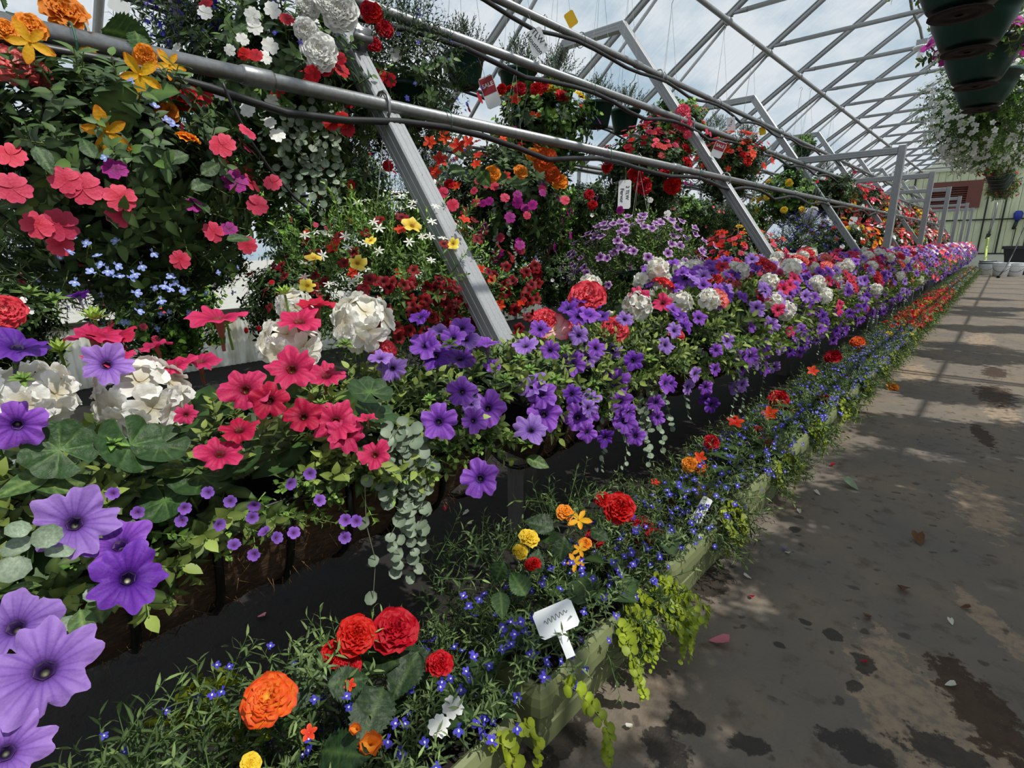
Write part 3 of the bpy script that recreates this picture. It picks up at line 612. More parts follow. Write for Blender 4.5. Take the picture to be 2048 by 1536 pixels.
for k, (X, Z) in enumerate(PIPES):
    r = thing('pipe_rail', (X, 0, Z), ['lowest galvanised pipe along the aisle side of the racks', 'middle galvanised pipe along the aisle side of the racks', 'upper galvanised pipe along the aisle side of the racks'][k], 'pipe')
    part('pipe', tube([(0, y, 0) for y in (-1.5, 8, 18, 28)], .027, 12), GALV, r, True)
    for y in np.arange(.85+.3*k, 26, 3.2): part('coupling', tube([(0, y, 0), (0, y+.01, 0), (0, y+.1, 0), (0, y+.11, 0)], [.029, .033, .033, .029], 12), GALV, r, True)
    xr = 2*(TX+REARX)/2-X
    r = thing('pipe_rail', (xr, 0, Z), ['lowest galvanised pipe on the wall side of the racks', 'middle galvanised pipe on the wall side of the racks', 'upper galvanised pipe on the wall side of the racks'][k], 'pipe')
    part('pipe', tube([(0, y, 0) for y in (-1.5, 8, 18, 28)], .027, 10), GALV, r, True)
    # irrigation hoses slung under the pipes
    for (xx, nm) in ((X, 'aisle'), (xr, 'wall')):
        h = thing('irrigation_hose', (xx, 0, Z), f'black irrigation hose tied beneath the {["lowest", "middle", "upper"][k]} pipe on the {nm} side', 'hose')
        ys = np.linspace(-1.5, 28, 120); tie_y = np.array([-1.5]+list(np.arange(.4+.35*k, 28, 1.35))+[28.])
        ph = np.array([np.min(np.abs(tie_y-y)) for y in ys]); sg = .012+.075*np.clip(ph/.68, 0, 1)**1.6*(.4+.6*np.abs(np.sin(ys*1.7+k)))
        hp = part('hose', tube(np.c_[.035+.0*ys, ys, -.035-sg], .0145, 8), RUBBER, h, True)
        tm = mesh('tie', tube([(.012+.042*math.cos(a), 0, -.02+.055*math.sin(a)) for a in np.linspace(0, 6.283, 13)], .003, 4, False), TIE if k < 2 else RUBBER, True)
        for y in tie_y[1:-1]:
            if y < 16: add('tie', tm, hp, (0, float(y), 0))
# bench front rail carrying the fibre-lined troughs
for bx, nm in ((-1.32, 'front'), (-1.9, 'rear')): part('bench_rail', box((bx, 13.5, .62), (.05, 29, .05)), ALU, label=f'long aluminium {nm} rail of the bench under the flower troughs', category='bench rail')

# ================================================================== FLOOR PLANTERS
def ring_loft(L, W, prof, cap_bottom=False, ZS=1.5):
    """rounded-rectangle rings lofted: prof = [(offset, z)] ; L along Y, W along X, centred"""
    V, n = [], 0
    for off, z in prof:
        hx, hy, r = W/2+off, L/2+off, max(.004, .014+off)
        pts = []
        for cx_, cy_, a0 in ((hx-r, hy-r, 0), (-hx+r, hy-r, 90), (-hx+r, -hy+r, 180), (hx-r, -hy+r, 270)):
            for a in (0, 45, 90): t = math.radians(a0+a); pts.append((cx_+r*math.cos(t), cy_+r*math.sin(t), z))
        n = len(pts); V += [(a, b, c*ZS) for a, b, c in pts]
    m = len(prof); Q = [[i*n+j, i*n+(j+1) % n, (i+1)*n+(j+1) % n, (i+1)*n+j] for i in range(m-1) for j in range(n)]
    T = quads(Q)
    if cap_bottom: T = np.concatenate([T, [[0, j+1, j] for j in range(1, n-1)]])
    return shape(V, T)
PL_L, PL_W = .57, .20
BODY = mesh('trough_body', ring_loft(PL_L, PL_W, [(-.022, 0), (-.016, .044), (-.021, .047), (-.021, .050), (-.014, .054), (-.008, .098), (-.008, .104)], True), OLIVE, False)
RIM = mesh('rim', ring_loft(PL_L, PL_W, [(-.008, .100), (.010, .097), (.016, .102), (.016, .120), (.012, .134), (.003, .146), (-.008, .150), (-.016, .146), (-.018, .120), (-.02, .09)]), OLIVE, False)
PSOIL = mesh('soil', box((0, 0, .165), (PL_W-.05, PL_L-.05, .06)), SOIL, False)
def rnd_dirs(n, lo, hi):
    """directions, elevation lo..hi (degrees)"""
    e = np.radians(rng.uniform(lo, hi, n)); a = rng.uniform(0, 2*math.pi, n); return np.c_[np.cos(e)*np.cos(a), np.cos(e)*np.sin(a), np.sin(e)]
def strands(lf, n, px, L, cnt, pair, sp=1.0, out=.1, **k):
    S = []
    for (p, ang) in px:
        s = strand(lf, cnt, L*rng.uniform(.6, 1.15), sp*rng.uniform(.85, 1.1), pair=pair, out=out*rng.uniform(.7, 1.3), **k); S.append(move(s, p, rotz(ang)))
    return join(*S) if S else None
def planter_foliage(dense, seed, lob=110, jen=12, beg=5):
    S = []
    n = lob; P = np.c_[rng.uniform(-.14, .08, n), rng.uniform(-.30, .30, n), rng.uniform(.12, .17, n)]
    D = np.c_[P[:, 0]*3.2+rng.normal(0, .3, n), P[:, 1]*.9+rng.normal(0, .35, n), rng.uniform(.25, 1.1, n)]
    S.append(scatter(LOB_S, P, bases(D), rng.uniform(.75, 1.25, n), .3))
    n = lob//4; P = np.c_[rng.uniform(.06, .13, n), rng.uniform(-.02, .30, n), rng.uniform(.10, .16, n)]
    D = np.c_[rng.uniform(.5, 1, n), rng.normal(0, .35, n), rng.uniform(-.9, .4, n)]; S.append(scatter(LOB_S, P, bases(D), rng.uniform(.8, 1.4, n), .3))
    n = lob//4; P = np.c_[rng.uniform(-.24, -.10, n), rng.uniform(-.30, .30, n), rng.uniform(.05, .16, n)]; D = np.c_[rng.uniform(-1, .1, n), rng.normal(0, .4, n), rng.uniform(0, .9, n)]; S.append(scatter(LOB_S, P, bases(D), rng.uniform(.8, 1.3, n), .3))
    S.append(strands(JEN_L, 0, [((.09, rng.uniform(.02, .27), .15), -math.pi/2+rng.normal(0, .3)) for _ in range(jen)], .16, 22, True, 1.0, .07, stem='#95a030', sway=.03))
    n = beg; 
    if n: P = np.c_[rng.uniform(-.07, .06, n), rng.uniform(-.24, .24, n), rng.uniform(.17, .23, n)]; D = rnd_dirs(n, -10, 30); R = np.stack([np.cross(D, (0, 0, 1)), D, np.cross(np.cross(D, (0, 0, 1)), D)], 2); R /= np.linalg.norm(R, axis=1, keepdims=True); S.append(scatter(BEG_LEAF, P, R, rng.uniform(.6, 1.05, n)))
    return join(*[s for s in S if s is not None])
PLX, PSTEP = -.718, .645
PLY = [.395+PSTEP*i for i in range(-1, 44) if .395+PSTEP*i < 24.5]
FOL_P = [mesh('foliage', planter_foliage(1, i, 210, 7, 12), LEAF, True) for i in range(5)]
FOL_F = [mesh('foliage', planter_foliage(1, i, 120, 5, 8), LEAF, True) for i in range(3)]
PKEYS = {}
planters = []
descr = {1: 'with white impatiens', 2: 'with a white plant stake', 3: 'with twin deep red begonias', 4: 'with orange begonias', 5: 'with small red begonias'}
def lob_points(n, hi=.30):
    """blossom places over the lobelia mound of a planter (local), with outward normals"""
    P = np.c_[rng.uniform(-.20, .15, n), rng.uniform(-.31, .31, n), np.zeros(n)]
    P[:, 2] = hi+.01-3.6*np.maximum(0, P[:, 0]-.05)**2*2.2-.8*(np.maximum(0, -.02-P[:, 0]))*.3+rng.uniform(-.05, .03, n)
    Nn = np.c_[P[:, 0]*3+.35, rng.normal(-.35, .4, n), rng.uniform(.4, .9, n)]
    return P, Nn
for i, y in enumerate(PLY):
    far = y > 6.5
    lab = f'{ordn[i]} olive resin floor planter along the aisle'+(' '+descr[i] if i in descr else '')
    r = thing('flower_planter', (PLX, y, 0), lab, 'planter', 'olive planters in a row on the floor'); planters.append(r)
    add('trough_body', BODY, r); add('rim', RIM, r)
    if not far: add('soil', PSOIL, r)
    add('foliage', (FOL_F[i % 3] if far else FOL_P[i % 5]), r, (0, 0, .07), scale=(1, -1 if i == 1 else 1, 1), kind='stuff')
    mixk = [('lobelia_blue', .75)]
    n = 105 if i < 7 else 120
    red_zone = 7.0 < y < 13
    P, Nn = lob_points(n)
    if i < 7:
        for p, q in zip(P, Nn): flower('lobelia_blue', r, p+np.array(r.location), q, rng.uniform(.027, .036), rng.normal(math.pi, .4) if False else None)
    else: blossoms(r, [('lobelia_blue' if not red_zone else 'far_red', P[:(n if not red_zone else 25)], Nn[:(n if not red_zone else 25)], .03 if not red_zone else .05), ('lobelia_blue', P[:10], Nn[:10], .03)] if not far else [('lobelia_blue' if not red_zone else 'far_red', P[:34], Nn[:34], .034 if not red_zone else .055), ('far_yellow', P[30:36], Nn[30:36], .03)])
    if 3 <= i < 10:
        for k in random.sample(['begonia_red', 'begonia_orange', 'begonia_star_red', 'begonia_red', 'begonia_yellow'], 2+(i % 2)):
            flower(k, r, np.array(r.location)+np.array([rng.uniform(-.1, .05), rng.uniform(-.25, .25), rng.uniform(.24, .29)]), face(r.location, .5, .6), rng.uniform(.06, .09))
    elif i >= 10:
        m = 3; P = np.c_[rng.uniform(-.1, .05, m), rng.uniform(-.25, .25, m), rng.uniform(.25, .3, m)]; blossoms(r, [(random.choice(['far_red', 'far_orange', 'far_red', 'far_yellow']), P, np.tile([.4, -.6, .6], (m, 1)), .08)], 'begonia_blossoms')
p0, p1, p2, p3, p4, p5 = planters[1:7]
# blossoms read off the photograph
for k, px, py, w, X in [('begonia_red', 790, 1262, 100, -.80), ('begonia_red', 712, 1272, 85, -.80), ('begonia_red', 668, 1310, 60, -.82), ('begonia_red', 700, 1330, 50, -.79), ('begonia_red', 880, 1330, 60, -.74), ('begonia_orange', 540, 1400, 112, -.74), ('begonia_bud', 742, 1490, 100, -.70), ('begonia_bud', 715, 1460, 50, -.70), ('impatiens_white', 906, 1414, 48, -.67), ('impatiens_white', 878, 1452, 50, -.66), ('begonia_star_red', 618, 1466, 34, -.66), ('begonia_yellow', 500, 1528, 45, -.74), ('begonia_star_red', 700, 1370, 26, -.74)]: K(p0, k, px, py, w, X, .8, .35)
for px, py, w in [(640, 1350, 0), (800, 1330, 110), (770, 1370, 120), (720, 1400, 110), (800, 1420, 120), (840, 1300, 100), (650, 1370, 90), (560, 1470, 110), (640, 1500, 120), (690, 1530, 120), (850, 1370, 100), (585, 1430, 80)]:
    if w: K(p0, 'leaf_begonia', px, py, w, -.76, .7, .5, .35)
for k, px, py, w, X in [('begonia_yellow', 1057, 1078, 46, -.84), ('begonia_yellow', 1040, 1103, 36, -.84), ('begonia_red', 1066, 1130, 36, -.80), ('begonia_star', 1158, 1040, 52, -.82), ('begonia_apricot', 1128, 1026, 40, -.84), ('begonia_apricot', 1170, 1088, 30, -.80), ('begonia_star', 1150, 1125, 40, -.76), ('begonia_red', 1190, 1076, 42, -.82), ('begonia_star', 1160, 1100, 36, -.78)]: K(p1, k, px, py, w, X, .75, .4)
for px, py, w in [(1110, 1060, 70), (1090, 1090, 70), (1130, 1070, 60), (1060, 1150, 60), (1180, 1060, 50), (1010, 1120, 60)]: K(p1, 'leaf_begonia', px, py, w*.9, -.82, .7, .5, .35)
for px, py, w in [(1052, 1195, 70), (1000, 1180, 60)]: K(p1, 'leaf_begonia_light', px, py, w*.9, -.76, .7, .5, .2)
for k, px, py, w, X in [('begonia_red', 1238, 1018, 72, -.80), ('begonia_red', 1283, 1064, 70, -.78), ('begonia_red', 1322, 1088, 46, -.76), ('begonia_red', 1205, 1000, 36, -.82), ('impatiens_white', 1343, 1098, 22, -.70), ('begonia_star', 1325, 1065, 24, -.74)]: K(p2, k, px, py, w, X, .8, .35)
for k, px, py, w, X in [('begonia_apricot', 1380, 930, 36, -.82), ('begonia_star_red', 1400, 915, 28, -.82), ('begonia_red', 1422, 885, 34, -.84), ('begonia_star_red', 1310, 965, 20, -.85)]: K(p3, k, px, py, w, X, .7, .4)
for k, px, py, w, X in [('begonia_red', 1556, 800, 44, -.84), ('begonia_star_red', 1540, 828, 34, -.80), ('begonia_red', 1585, 832, 34, -.78), ('begonia_star_red', 1470, 845, 36, -.86)]: K(p4, k, px, py, w, X, .7, .4)
for k, px, py, w, X in [('begonia_red', 1665, 715, 36, -.82), ('begonia_orange', 1715, 685, 30, -.82), ('begonia_star_red', 1625, 742, 24, -.82), ('begonia_red', 1725, 700, 22, -.80)]: K(planters[8], k, px, py, w, X, .7, .4)
for (px, py) in [(1005, 1385), (1030, 1372), (1035, 1388), (950, 1395), (985, 1400), (905, 1355), (880, 1370), (935, 1345), (975, 1330), (1020, 1285), (1040, 1290), (1065, 1290), (1000, 1300), (1085, 1330), (1075, 1340), (1055, 1265), (1090, 1275), (925, 1195), (935, 1215), (960, 1195), (690, 1395), (633, 1398), (700, 1410), (620, 1480), (445, 1380), (425, 1385)]: K(p1 if px > 880 else p0, 'lobelia_blue', px, py, 27, -.70 if py > 1250 else -.8, .85, .2)
for px, py, n in [(1110, 1290, 0), (1130, 1330, 1), (1130, 1360, 1), (1000, 1440, 1), (960, 1455, 1), (1010, 1500, 1), (950, 1490, 1)]: K(p1 if px > 1050 else p0, 'leaf_dichondra', px, py, 36, -.62, .8, .3) if 0 else None
J = strands(JEN_L, 0, [((.11, y, .205), -math.pi/2+rng.normal(0, .25)) for y in (.262, .20, .02, -.1)], .17, 22, True, 1.1, .05, stem='#a5ae3a', sway=.02)
part('creeping_stem', J, LEAF, p0, True, kind='stuff')
J = strands(JEN_L, 0, [((.105, y, .205), -math.pi/2+rng.normal(0, .25)) for y in (-.23, .02, .07, .11, .15, .18, .20, .23, .25, .27, .29)], .20, 30, True, .95, .12, stem='#a5ae3a', sway=.03)
part('creeping_stem', J, LEAF, p1, True, kind='stuff')

# loose lobelia sprays and creeping stems on the bench side of the first planters
def sprays(root, n, x0, x1, y0, y1, Xa, Xb, sp, k=(.8, 1.3)):
    P = np.array([atX(rng.uniform(x0, x1), rng.uniform(y0, y1), rng.uniform(Xa, Xb)) for _ in range(n)])-np.array(root.location)
    return scatter(sp, P-np.array([0, 0, .05]), bases(rnd_dirs(n, 10, 80)), rng.uniform(*k, n), .3)
part('lobelia_sprays', join(sprays(p0, 60, 380, 660, 1330, 1536, -.98, -.78, LOB_S), sprays(p0, 40, 560, 760, 1280, 1420, -.95, -.8, LOB_S), sprays(p0, 26, 620, 860, 1240, 1320, -.98, -.84, LOB_S)), LEAF, p0, True, kind='stuff')
part('lobelia_sprays', sprays(planters[0], 50, 180, 420, 1470, 1580, -.95, -.75, LOB_S), LEAF, planters[0], True, kind='stuff')
J = strands(JEN_L, 0, [(atX(px, py, -.86)-np.array(p0.location), math.pi/2+rng.normal(0, .9)) for px, py in [(420, 1450), (450, 1480), (480, 1450), (500, 1490), (400, 1490), (470, 1520), (520, 1440), (380, 1510), (440, 1420), (540, 1480), (360, 1480), (510, 1530)]], .10, 26, True, 1.0, .10, stem='#a5ae3a', sway=.05)
part('creeping_stem', J, LEAF, p0, True, kind='stuff')
for px, py in [(395, 1400), (640, 1395), (430, 1330), (455, 1335), (540, 1295), (250, 1500), (310, 1500), (205, 1470), (330, 1420), (590, 1330)]: K(p0, 'lobelia_blue', px, py, 24, -.88, .8, .3)
J = sprays(p1, 60, 860, 1060, 1060, 1240, -1.0, -.84, LOB_S); part('lobelia_sprays', J, LEAF, p1, True, kind='stuff')
J = sprays(p2, 50, 1080, 1260, 960, 1060, -1.02, -.86, LOB_S); part('lobelia_sprays', J, LEAF, p2, True, kind='stuff')

# ================================================================== BENCH TROUGHS lined with coco fibre
TR_L = 1.0; TR_W = .30; TR_D = .24; TRX = -1.14; TRZ = .71
def half_cyl(L, W, D, n=12, m=24, jit=0):
    V = []
    for j in range(m+1):
        y = -L/2+L*j/m; e = math.sqrt(max(.0, 1-(abs(y)/(L/2))**8)); 
        for i in range(n+1): a = math.pi*i/n; V.append((-W/2*math.cos(a)*(.7+.3*e), y, -D*math.sin(a)**.75*(.3+.7*e)))
    V = np.array(V)
    if jit: V += rng.normal(0, jit, V.shape)
    return shape(V, quads([[j*(n+1)+i, j*(n+1)+i+1, (j+1)*(n+1)+i+1, (j+1)*(n+1)+i] for j in range(m) for i in range(n)]))
LINER = mesh('coco_liner', half_cyl(TR_L, TR_W, TR_D, 14, 40, .004), COCO, True)
def fibres(n):
    a = np.arccos(rng.uniform(-1, 1, n)); y = rng.uniform(-TR_L/2*.98, TR_L/2*.98, n); P = np.c_[-TR_W/2*np.cos(a), y, -TR_D*np.sin(a)**.75]
    D = rng.normal(0, 1, (n, 3)); D /= np.linalg.norm(D, axis=1, keepdims=True); nn = np.c_[-np.cos(a), 0*a, -np.sin(a)]; P = P+nn*.004
    L = rng.uniform(.012, .035, n)[:, None]; s = np.cross(D, nn)*.0011
    V = np.stack([P-s, P+s, P+D*L+nn*rng.uniform(0, .014, n)[:, None]], 1).reshape(-1, 3); return shape(V, np.arange(3*n).reshape(-1, 3))
FIBRE_M = plain('coco_strand', '#38240f', .9, 0, .3, 30, 0, col2='#7a5a30')
FIB = mesh('fibre_tufts', fibres(2600), FIBRE_M)
def band(y): return tube([(-(TR_W/2+.006)*math.cos(a), y, -(TR_D+.006)*math.sin(a)**.75) for a in np.linspace(0, math.pi, 13)], .008, 6)
BAND = mesh('wire_band', join(band(0)), BANDM, True)
RIMW = mesh('rim_wire', join(tube([(x, y, .004) for x, y in ((-TR_W/2, -TR_L/2), (TR_W/2, -TR_L/2), (TR_W/2+.008, 0), (TR_W/2, TR_L/2), (-TR_W/2, TR_L/2), (-TR_W/2, -TR_L/2))], .0055, 6)), BANDM, True)
TSOIL = mesh('soil', box((0, 0, -.04), (TR_W-.03, TR_L-.06, .06)), SOIL, False)
def trough_dirs(n, lo=-35, hi=195):
    a = np.radians(rng.uniform(lo, hi, n)); return np.c_[np.cos(a), np.zeros(n), np.sin(a)]
def trough_foliage(n=300, gl=60):
    S = []
    D = trough_dirs(n, -30, 190); y = rng.uniform(-.52, .52, n); P = np.c_[D[:, 0]*.14, y, np.maximum(-.02, D[:, 2]*.08)]
    dd = D+np.c_[np.zeros(n), y*.6, rng.uniform(0, .5, n)]+rng.normal(0, .3, (n, 3))
    S.append(scatter(PET_S, P, bases(dd), rng.uniform(.8, 1.35, n), .25))
    n2 = n//3; y = rng.uniform(-.52, .52, n2); P = np.c_[rng.uniform(-.12, .16, n2), y, rng.uniform(.04, .10, n2)]; dd = np.c_[P[:, 0]*2, y*.4, np.ones(n2)*.6]+rng.normal(0, .35, (n2, 3))
    S.append(scatter(PET_S, P, bases(dd), rng.uniform(.7, 1.2, n2), .25))
    P = np.c_[rng.uniform(-.2, .1, gl), rng.uniform(-.5, .5, gl), rng.uniform(.05, .12, gl)]; nn = rnd_dirs(gl, 20, 80)+np.array([.5, -.3, 0]); R = bases(nn); S.append(scatter(GER_LEAF, P, R, rng.uniform(.8, 1.3, gl), .25))
    n3 = 70; P = np.c_[rng.uniform(.12, .17, n3), rng.uniform(-.5, .5, n3), rng.uniform(-.02, .05, n3)]; dd = np.c_[rng.uniform(.5, 1, n3), rng.normal(0, .4, n3), rng.uniform(-.8, .3, n3)]
    S.append(scatter(BAC_S, P, bases(dd), rng.uniform(.7, 1.3, n3), .25))
    return join(*S)
TRY = [.40, 1.68]+[2.86+1.17*i for i in range(20)]
FOL_T = [mesh('foliage', trough_foliage(), LEAF, True) for _ in range(3)]; FOL_TF = [mesh('foliage', trough_foliage(130, 20), LEAF, True) for _ in range(2)]
troughs = []
for i, y in enumerate(TRY):
    L = 1.2 if i == 0 else 1.0
    nm = {0: 'holding white geraniums, hot pink petunias and silver trailing leaves', 1: 'behind the wooden foot post, with frilled coral begonias'}.get(i, 'of mixed petunias along the bench edge')
    r = thing('hayrack_trough', (TRX, y, TRZ), (f'{ordn[i]} coco-lined wire trough '+nm), 'flower trough', 'coco-lined flower troughs on the bench'); troughs.append(r)
    sy = (1, L, 1)
    add('coco_liner', LINER, r, scale=sy); add('fibre_tufts', FIB, r, scale=sy, kind='stuff'); add('rim_wire', RIMW, r, scale=sy); add('soil', TSOIL, r, scale=sy)
    if y < 9:
        for b in np.linspace(-L/2+.05, L/2-.05, 9): add('wire_band', BAND, r, (0, float(b), 0))
    add('foliage', FOL_T[i % 3] if y < 9 else FOL_TF[i % 2], r, scale=sy if i < 2 else (1.45, 1.06, 1.35), kind='stuff')
    if i >= 2:
        near = y < 9.5
        m = 112 if near else 90
        a = np.radians(np.clip(rng.normal(52, 55, m), -62, 165)); rr = rng.uniform(.30, .42, m); P = np.c_[np.cos(a)*rr-.02, rng.uniform(-.60, .60, m), .02+np.sin(a)*rr*.92]
        Nn = np.c_[np.cos(a)+.25, rng.normal(-.55, .35, m), np.sin(a)*.7+.35]
        kinds = ['purple']*5+['pink']*4+['white']*2+['coral']*1
        ks = [random.choice(kinds) for _ in range(m)]
        # coral, pink and white sit high and at the back, purple spills over the front
        for j in range(m):
            if ks[j] != 'purple' and math.degrees(a[j]) < rng.uniform(-30, 70): ks[j] = 'purple'
            if not near and ks[j] == 'purple' and j % 2: ks[j] = 'lavender'
        if near:
            mp = {'purple': ['petunia_purple', 'petunia_lavender', 'petunia_lavender', 'petunia_purple', 'petunia_violet'], 'pink': ['petunia_pink', 'petunia_deep'], 'white': ['geranium_white'], 'coral': ['begonia_coral', 'begonia_salmon']}
            szs = {'purple': .085, 'pink': .08, 'white': .12, 'coral': .12}
            for j in range(m): flower(random.choice(mp[ks[j]]), r, P[j]+np.array(r.location), Nn[j], szs[ks[j]]*rng.uniform(.85, 1.1))
        else:
            blossoms(r, [('far_'+k, P[[j for j in range(m) if ks[j] == k]], Nn[[j for j in range(m) if ks[j] == k]], {'purple': .095, 'lavender': .095, 'pink': .09, 'white': .09, 'coral': .12}[k]) for k in ('purple', 'lavender', 'pink', 'white', 'coral')])
    if 0 < i < 9:
        S = strands(DIC_L, 0, [((.15 if i < 2 else .22, rng.uniform(-.45, .45), 0), -math.pi/2+rng.normal(0, .2)) for _ in range(4)], .36, 22, False, 1.0, .06)
        part('trailing_stem', S, LEAF, r, True, kind='stuff')
t0, t1, t2 = troughs[:3]
for root, m, ya, yb in ((t1, 34, -.5, .55), (t0, 7, .38, .58)):
    a = np.radians(rng.uniform(-30, 100, m)); rr = rng.uniform(.26, .32, m)
    for j in range(m): flower(random.choice(['petunia_purple', 'petunia_lavender', 'petunia_violet', 'petunia_purple']), root, np.array(root.location)+np.array([math.cos(a[j])*rr[j], rng.uniform(ya, yb), .02+math.sin(a[j])*rr[j]*.9]), (math.cos(a[j])+.25, rng.normal(-.55, .35), math.sin(a[j])*.7+.35), .072*rng.uniform(.85, 1.1))
for k, px, py, w, X, cf, u in [
    ('petunia_lavender', 88, 1338, 190, -.70, .9, .1), ('petunia_lavender', 12, 1505, 150, -.66, .8, .3), ('petunia_lavender', 28, 1252, 150, -.78, .6, .6), ('petunia_lavender', 148, 1045, 145, -.95, .8, .3), ('petunia_purple', 237, 1087, 125, -.92, .6, .7), ('petunia_violet', 257, 1155, 138, -.86, .85, .2),
    ('petunia_purple', 960, 957, 82, -.88, .95, .05), ('petunia_purple', 878, 843, 80, -1.0, .9, .2), ('petunia_lavender', 212, 728, 90, -1.15, .5, .3), ('petunia_violet', 35, 690, 110, -1.15, .3, .9), ('petunia_purple', 35, 850, 100, -1.08, .6, .0), ('petunia_violet', 155, 590, 45, -1.2, -.2, .8),
    ('petunia_pink', 583, 736, 98, -1.12, .85, .3), ('petunia_pink', 490, 777, 95, -1.10, .8, .2), ('petunia_deep', 540, 800, 78, -1.06, .85, .3), ('petunia_deep', 607, 832, 76, -1.06, .75, .4), ('petunia_pink', 672, 842, 95, -1.04, .85, .3), ('petunia_pink', 690, 868, 80, -1.02, .8, .2), ('petunia_pink', 652, 750, 76, -1.12, .4, .7), ('petunia_pink', 440, 905, 88, -1.02, .6, .6),
    ('petunia_deep', 478, 858, 80, -1.04, .25, .9), ('petunia_pink', 750, 908, 66, -.98, .8, .3), ('petunia_pink', 438, 633, 110, -1.28, .15, .95), ('petunia_pink', 598, 640, 92, -1.24, .4, .8), ('petunia_deep', 635, 607, 76, -1.28, .1, .9), ('petunia_pink', 190, 670, 110, -1.25, .1, .9), ('petunia_deep', 225, 668, 90, -1.25, .2, .7), ('petunia_pink', 220, 715, 100, -1.2, .1, .9), ('petunia_pink', 372, 828, 45, -1.08, .6, .3), ('petunia_pink', 345, 728, 90, -1.2, .1, .9), ('petunia_pink', 400, 720, 80, -1.22, .1, .8), ('petunia_pink', 735, 835, 40, -1.0, .1, .4),
    ('petunia_pink', 310, 690, 60, -1.25, .1, .9), ('begonia_coral', 8, 625, 80, -1.3, .6, .4)]:
    K(t0, k, px, py, w, X*.88, cf, u, .08)
for px, py, w, X in [(62, 792, 175, -1.10), (285, 792, 190, -1.10), (580, 690, 140, -1.20), (725, 645, 140, -1.26), (588, 610, 80, -1.32)]: K(t0, 'geranium_white', px, py, w*1.02, X*.95, .55, .6, .05)
for px, py, w in [(120, 705, 80), (190, 640, 80), (455, 650, 55), (570, 590, 60)]: K(t0, 'geranium_bud_head', px, py, w, -1.15, .2, .95, .05)
for px, py in [(225, 987), (275, 1025), (370, 1017), (415, 985), (460, 1003), (508, 1013), (505, 1035), (362, 1042), (440, 1050), (527, 1062), (555, 1075), (588, 1065), (468, 1088), (507, 1110), (690, 1040), (690, 1075), (712, 1042), (620, 948), (583, 968), (640, 1000)]: K(t0, 'sutera_bell', px, py, 27, -.86, .8, .1, .25)
for px, py, w, k in [(110, 945, 110, 'leaf_petunia'), (180, 965, 110, 'leaf_petunia'), (60, 965, 90, 'leaf_petunia'), (660, 935, 90, 'leaf_petunia'), (710, 935, 85, 'leaf_petunia'), (160, 1215, 95, 'leaf_petunia'), (205, 1250, 100, 'leaf_petunia'), (40, 1230, 80, 'leaf_petunia'), (120, 1290, 70, 'leaf_petunia'), (1050, 915, 60, 'leaf_petunia'), (390, 870, 70, 'leaf_petunia'), (520, 880, 70, 'leaf_petunia'), (300, 950, 90, 'leaf_petunia'), (240, 900, 80, 'leaf_petunia'), (15, 1180, 60, 'leaf_petunia'), (30, 1110, 70, 'leaf_dichondra'), (60, 1100, 60, 'leaf_dichondra'), (105, 1095, 60, 'leaf_dichondra'), (140, 1115, 60, 'leaf_dichondra'), (165, 1185, 45, 'leaf_dichondra'), (130, 1265, 45, 'leaf_dichondra'), (50, 1075, 50, 'leaf_dichondra'), (260, 890, 110, 'leaf_geranium'), (400, 950, 110, 'leaf_geranium'), (740, 785, 80, 'leaf_geranium'), (470, 930, 100, 'leaf_geranium'), (320, 890, 90, 'leaf_geranium'), (750, 830, 80, 'leaf_geranium'), (330, 1000, 90, 'leaf_geranium'), (120, 900, 110, 'leaf_geranium')]: K(t0, k, px, py, w*.85, (-.80 if py > 1000 and px < 300 else -.95), .6, .7, .25)
for px, py, w in [(60, 590, 80), (225, 890, 70), (110, 600, 60), (640, 810, 50), (45, 760, 60), (300, 1110, 60), (690, 690, 50), (900, 690, 50), (1000, 660, 0), (860, 800, 45), (930, 860, 60), (1020, 880, 70), (620, 880, 55)]:
    if w: K(t0, 'petunia_rosette', px, py, w, -.95, .3, .9, .1)
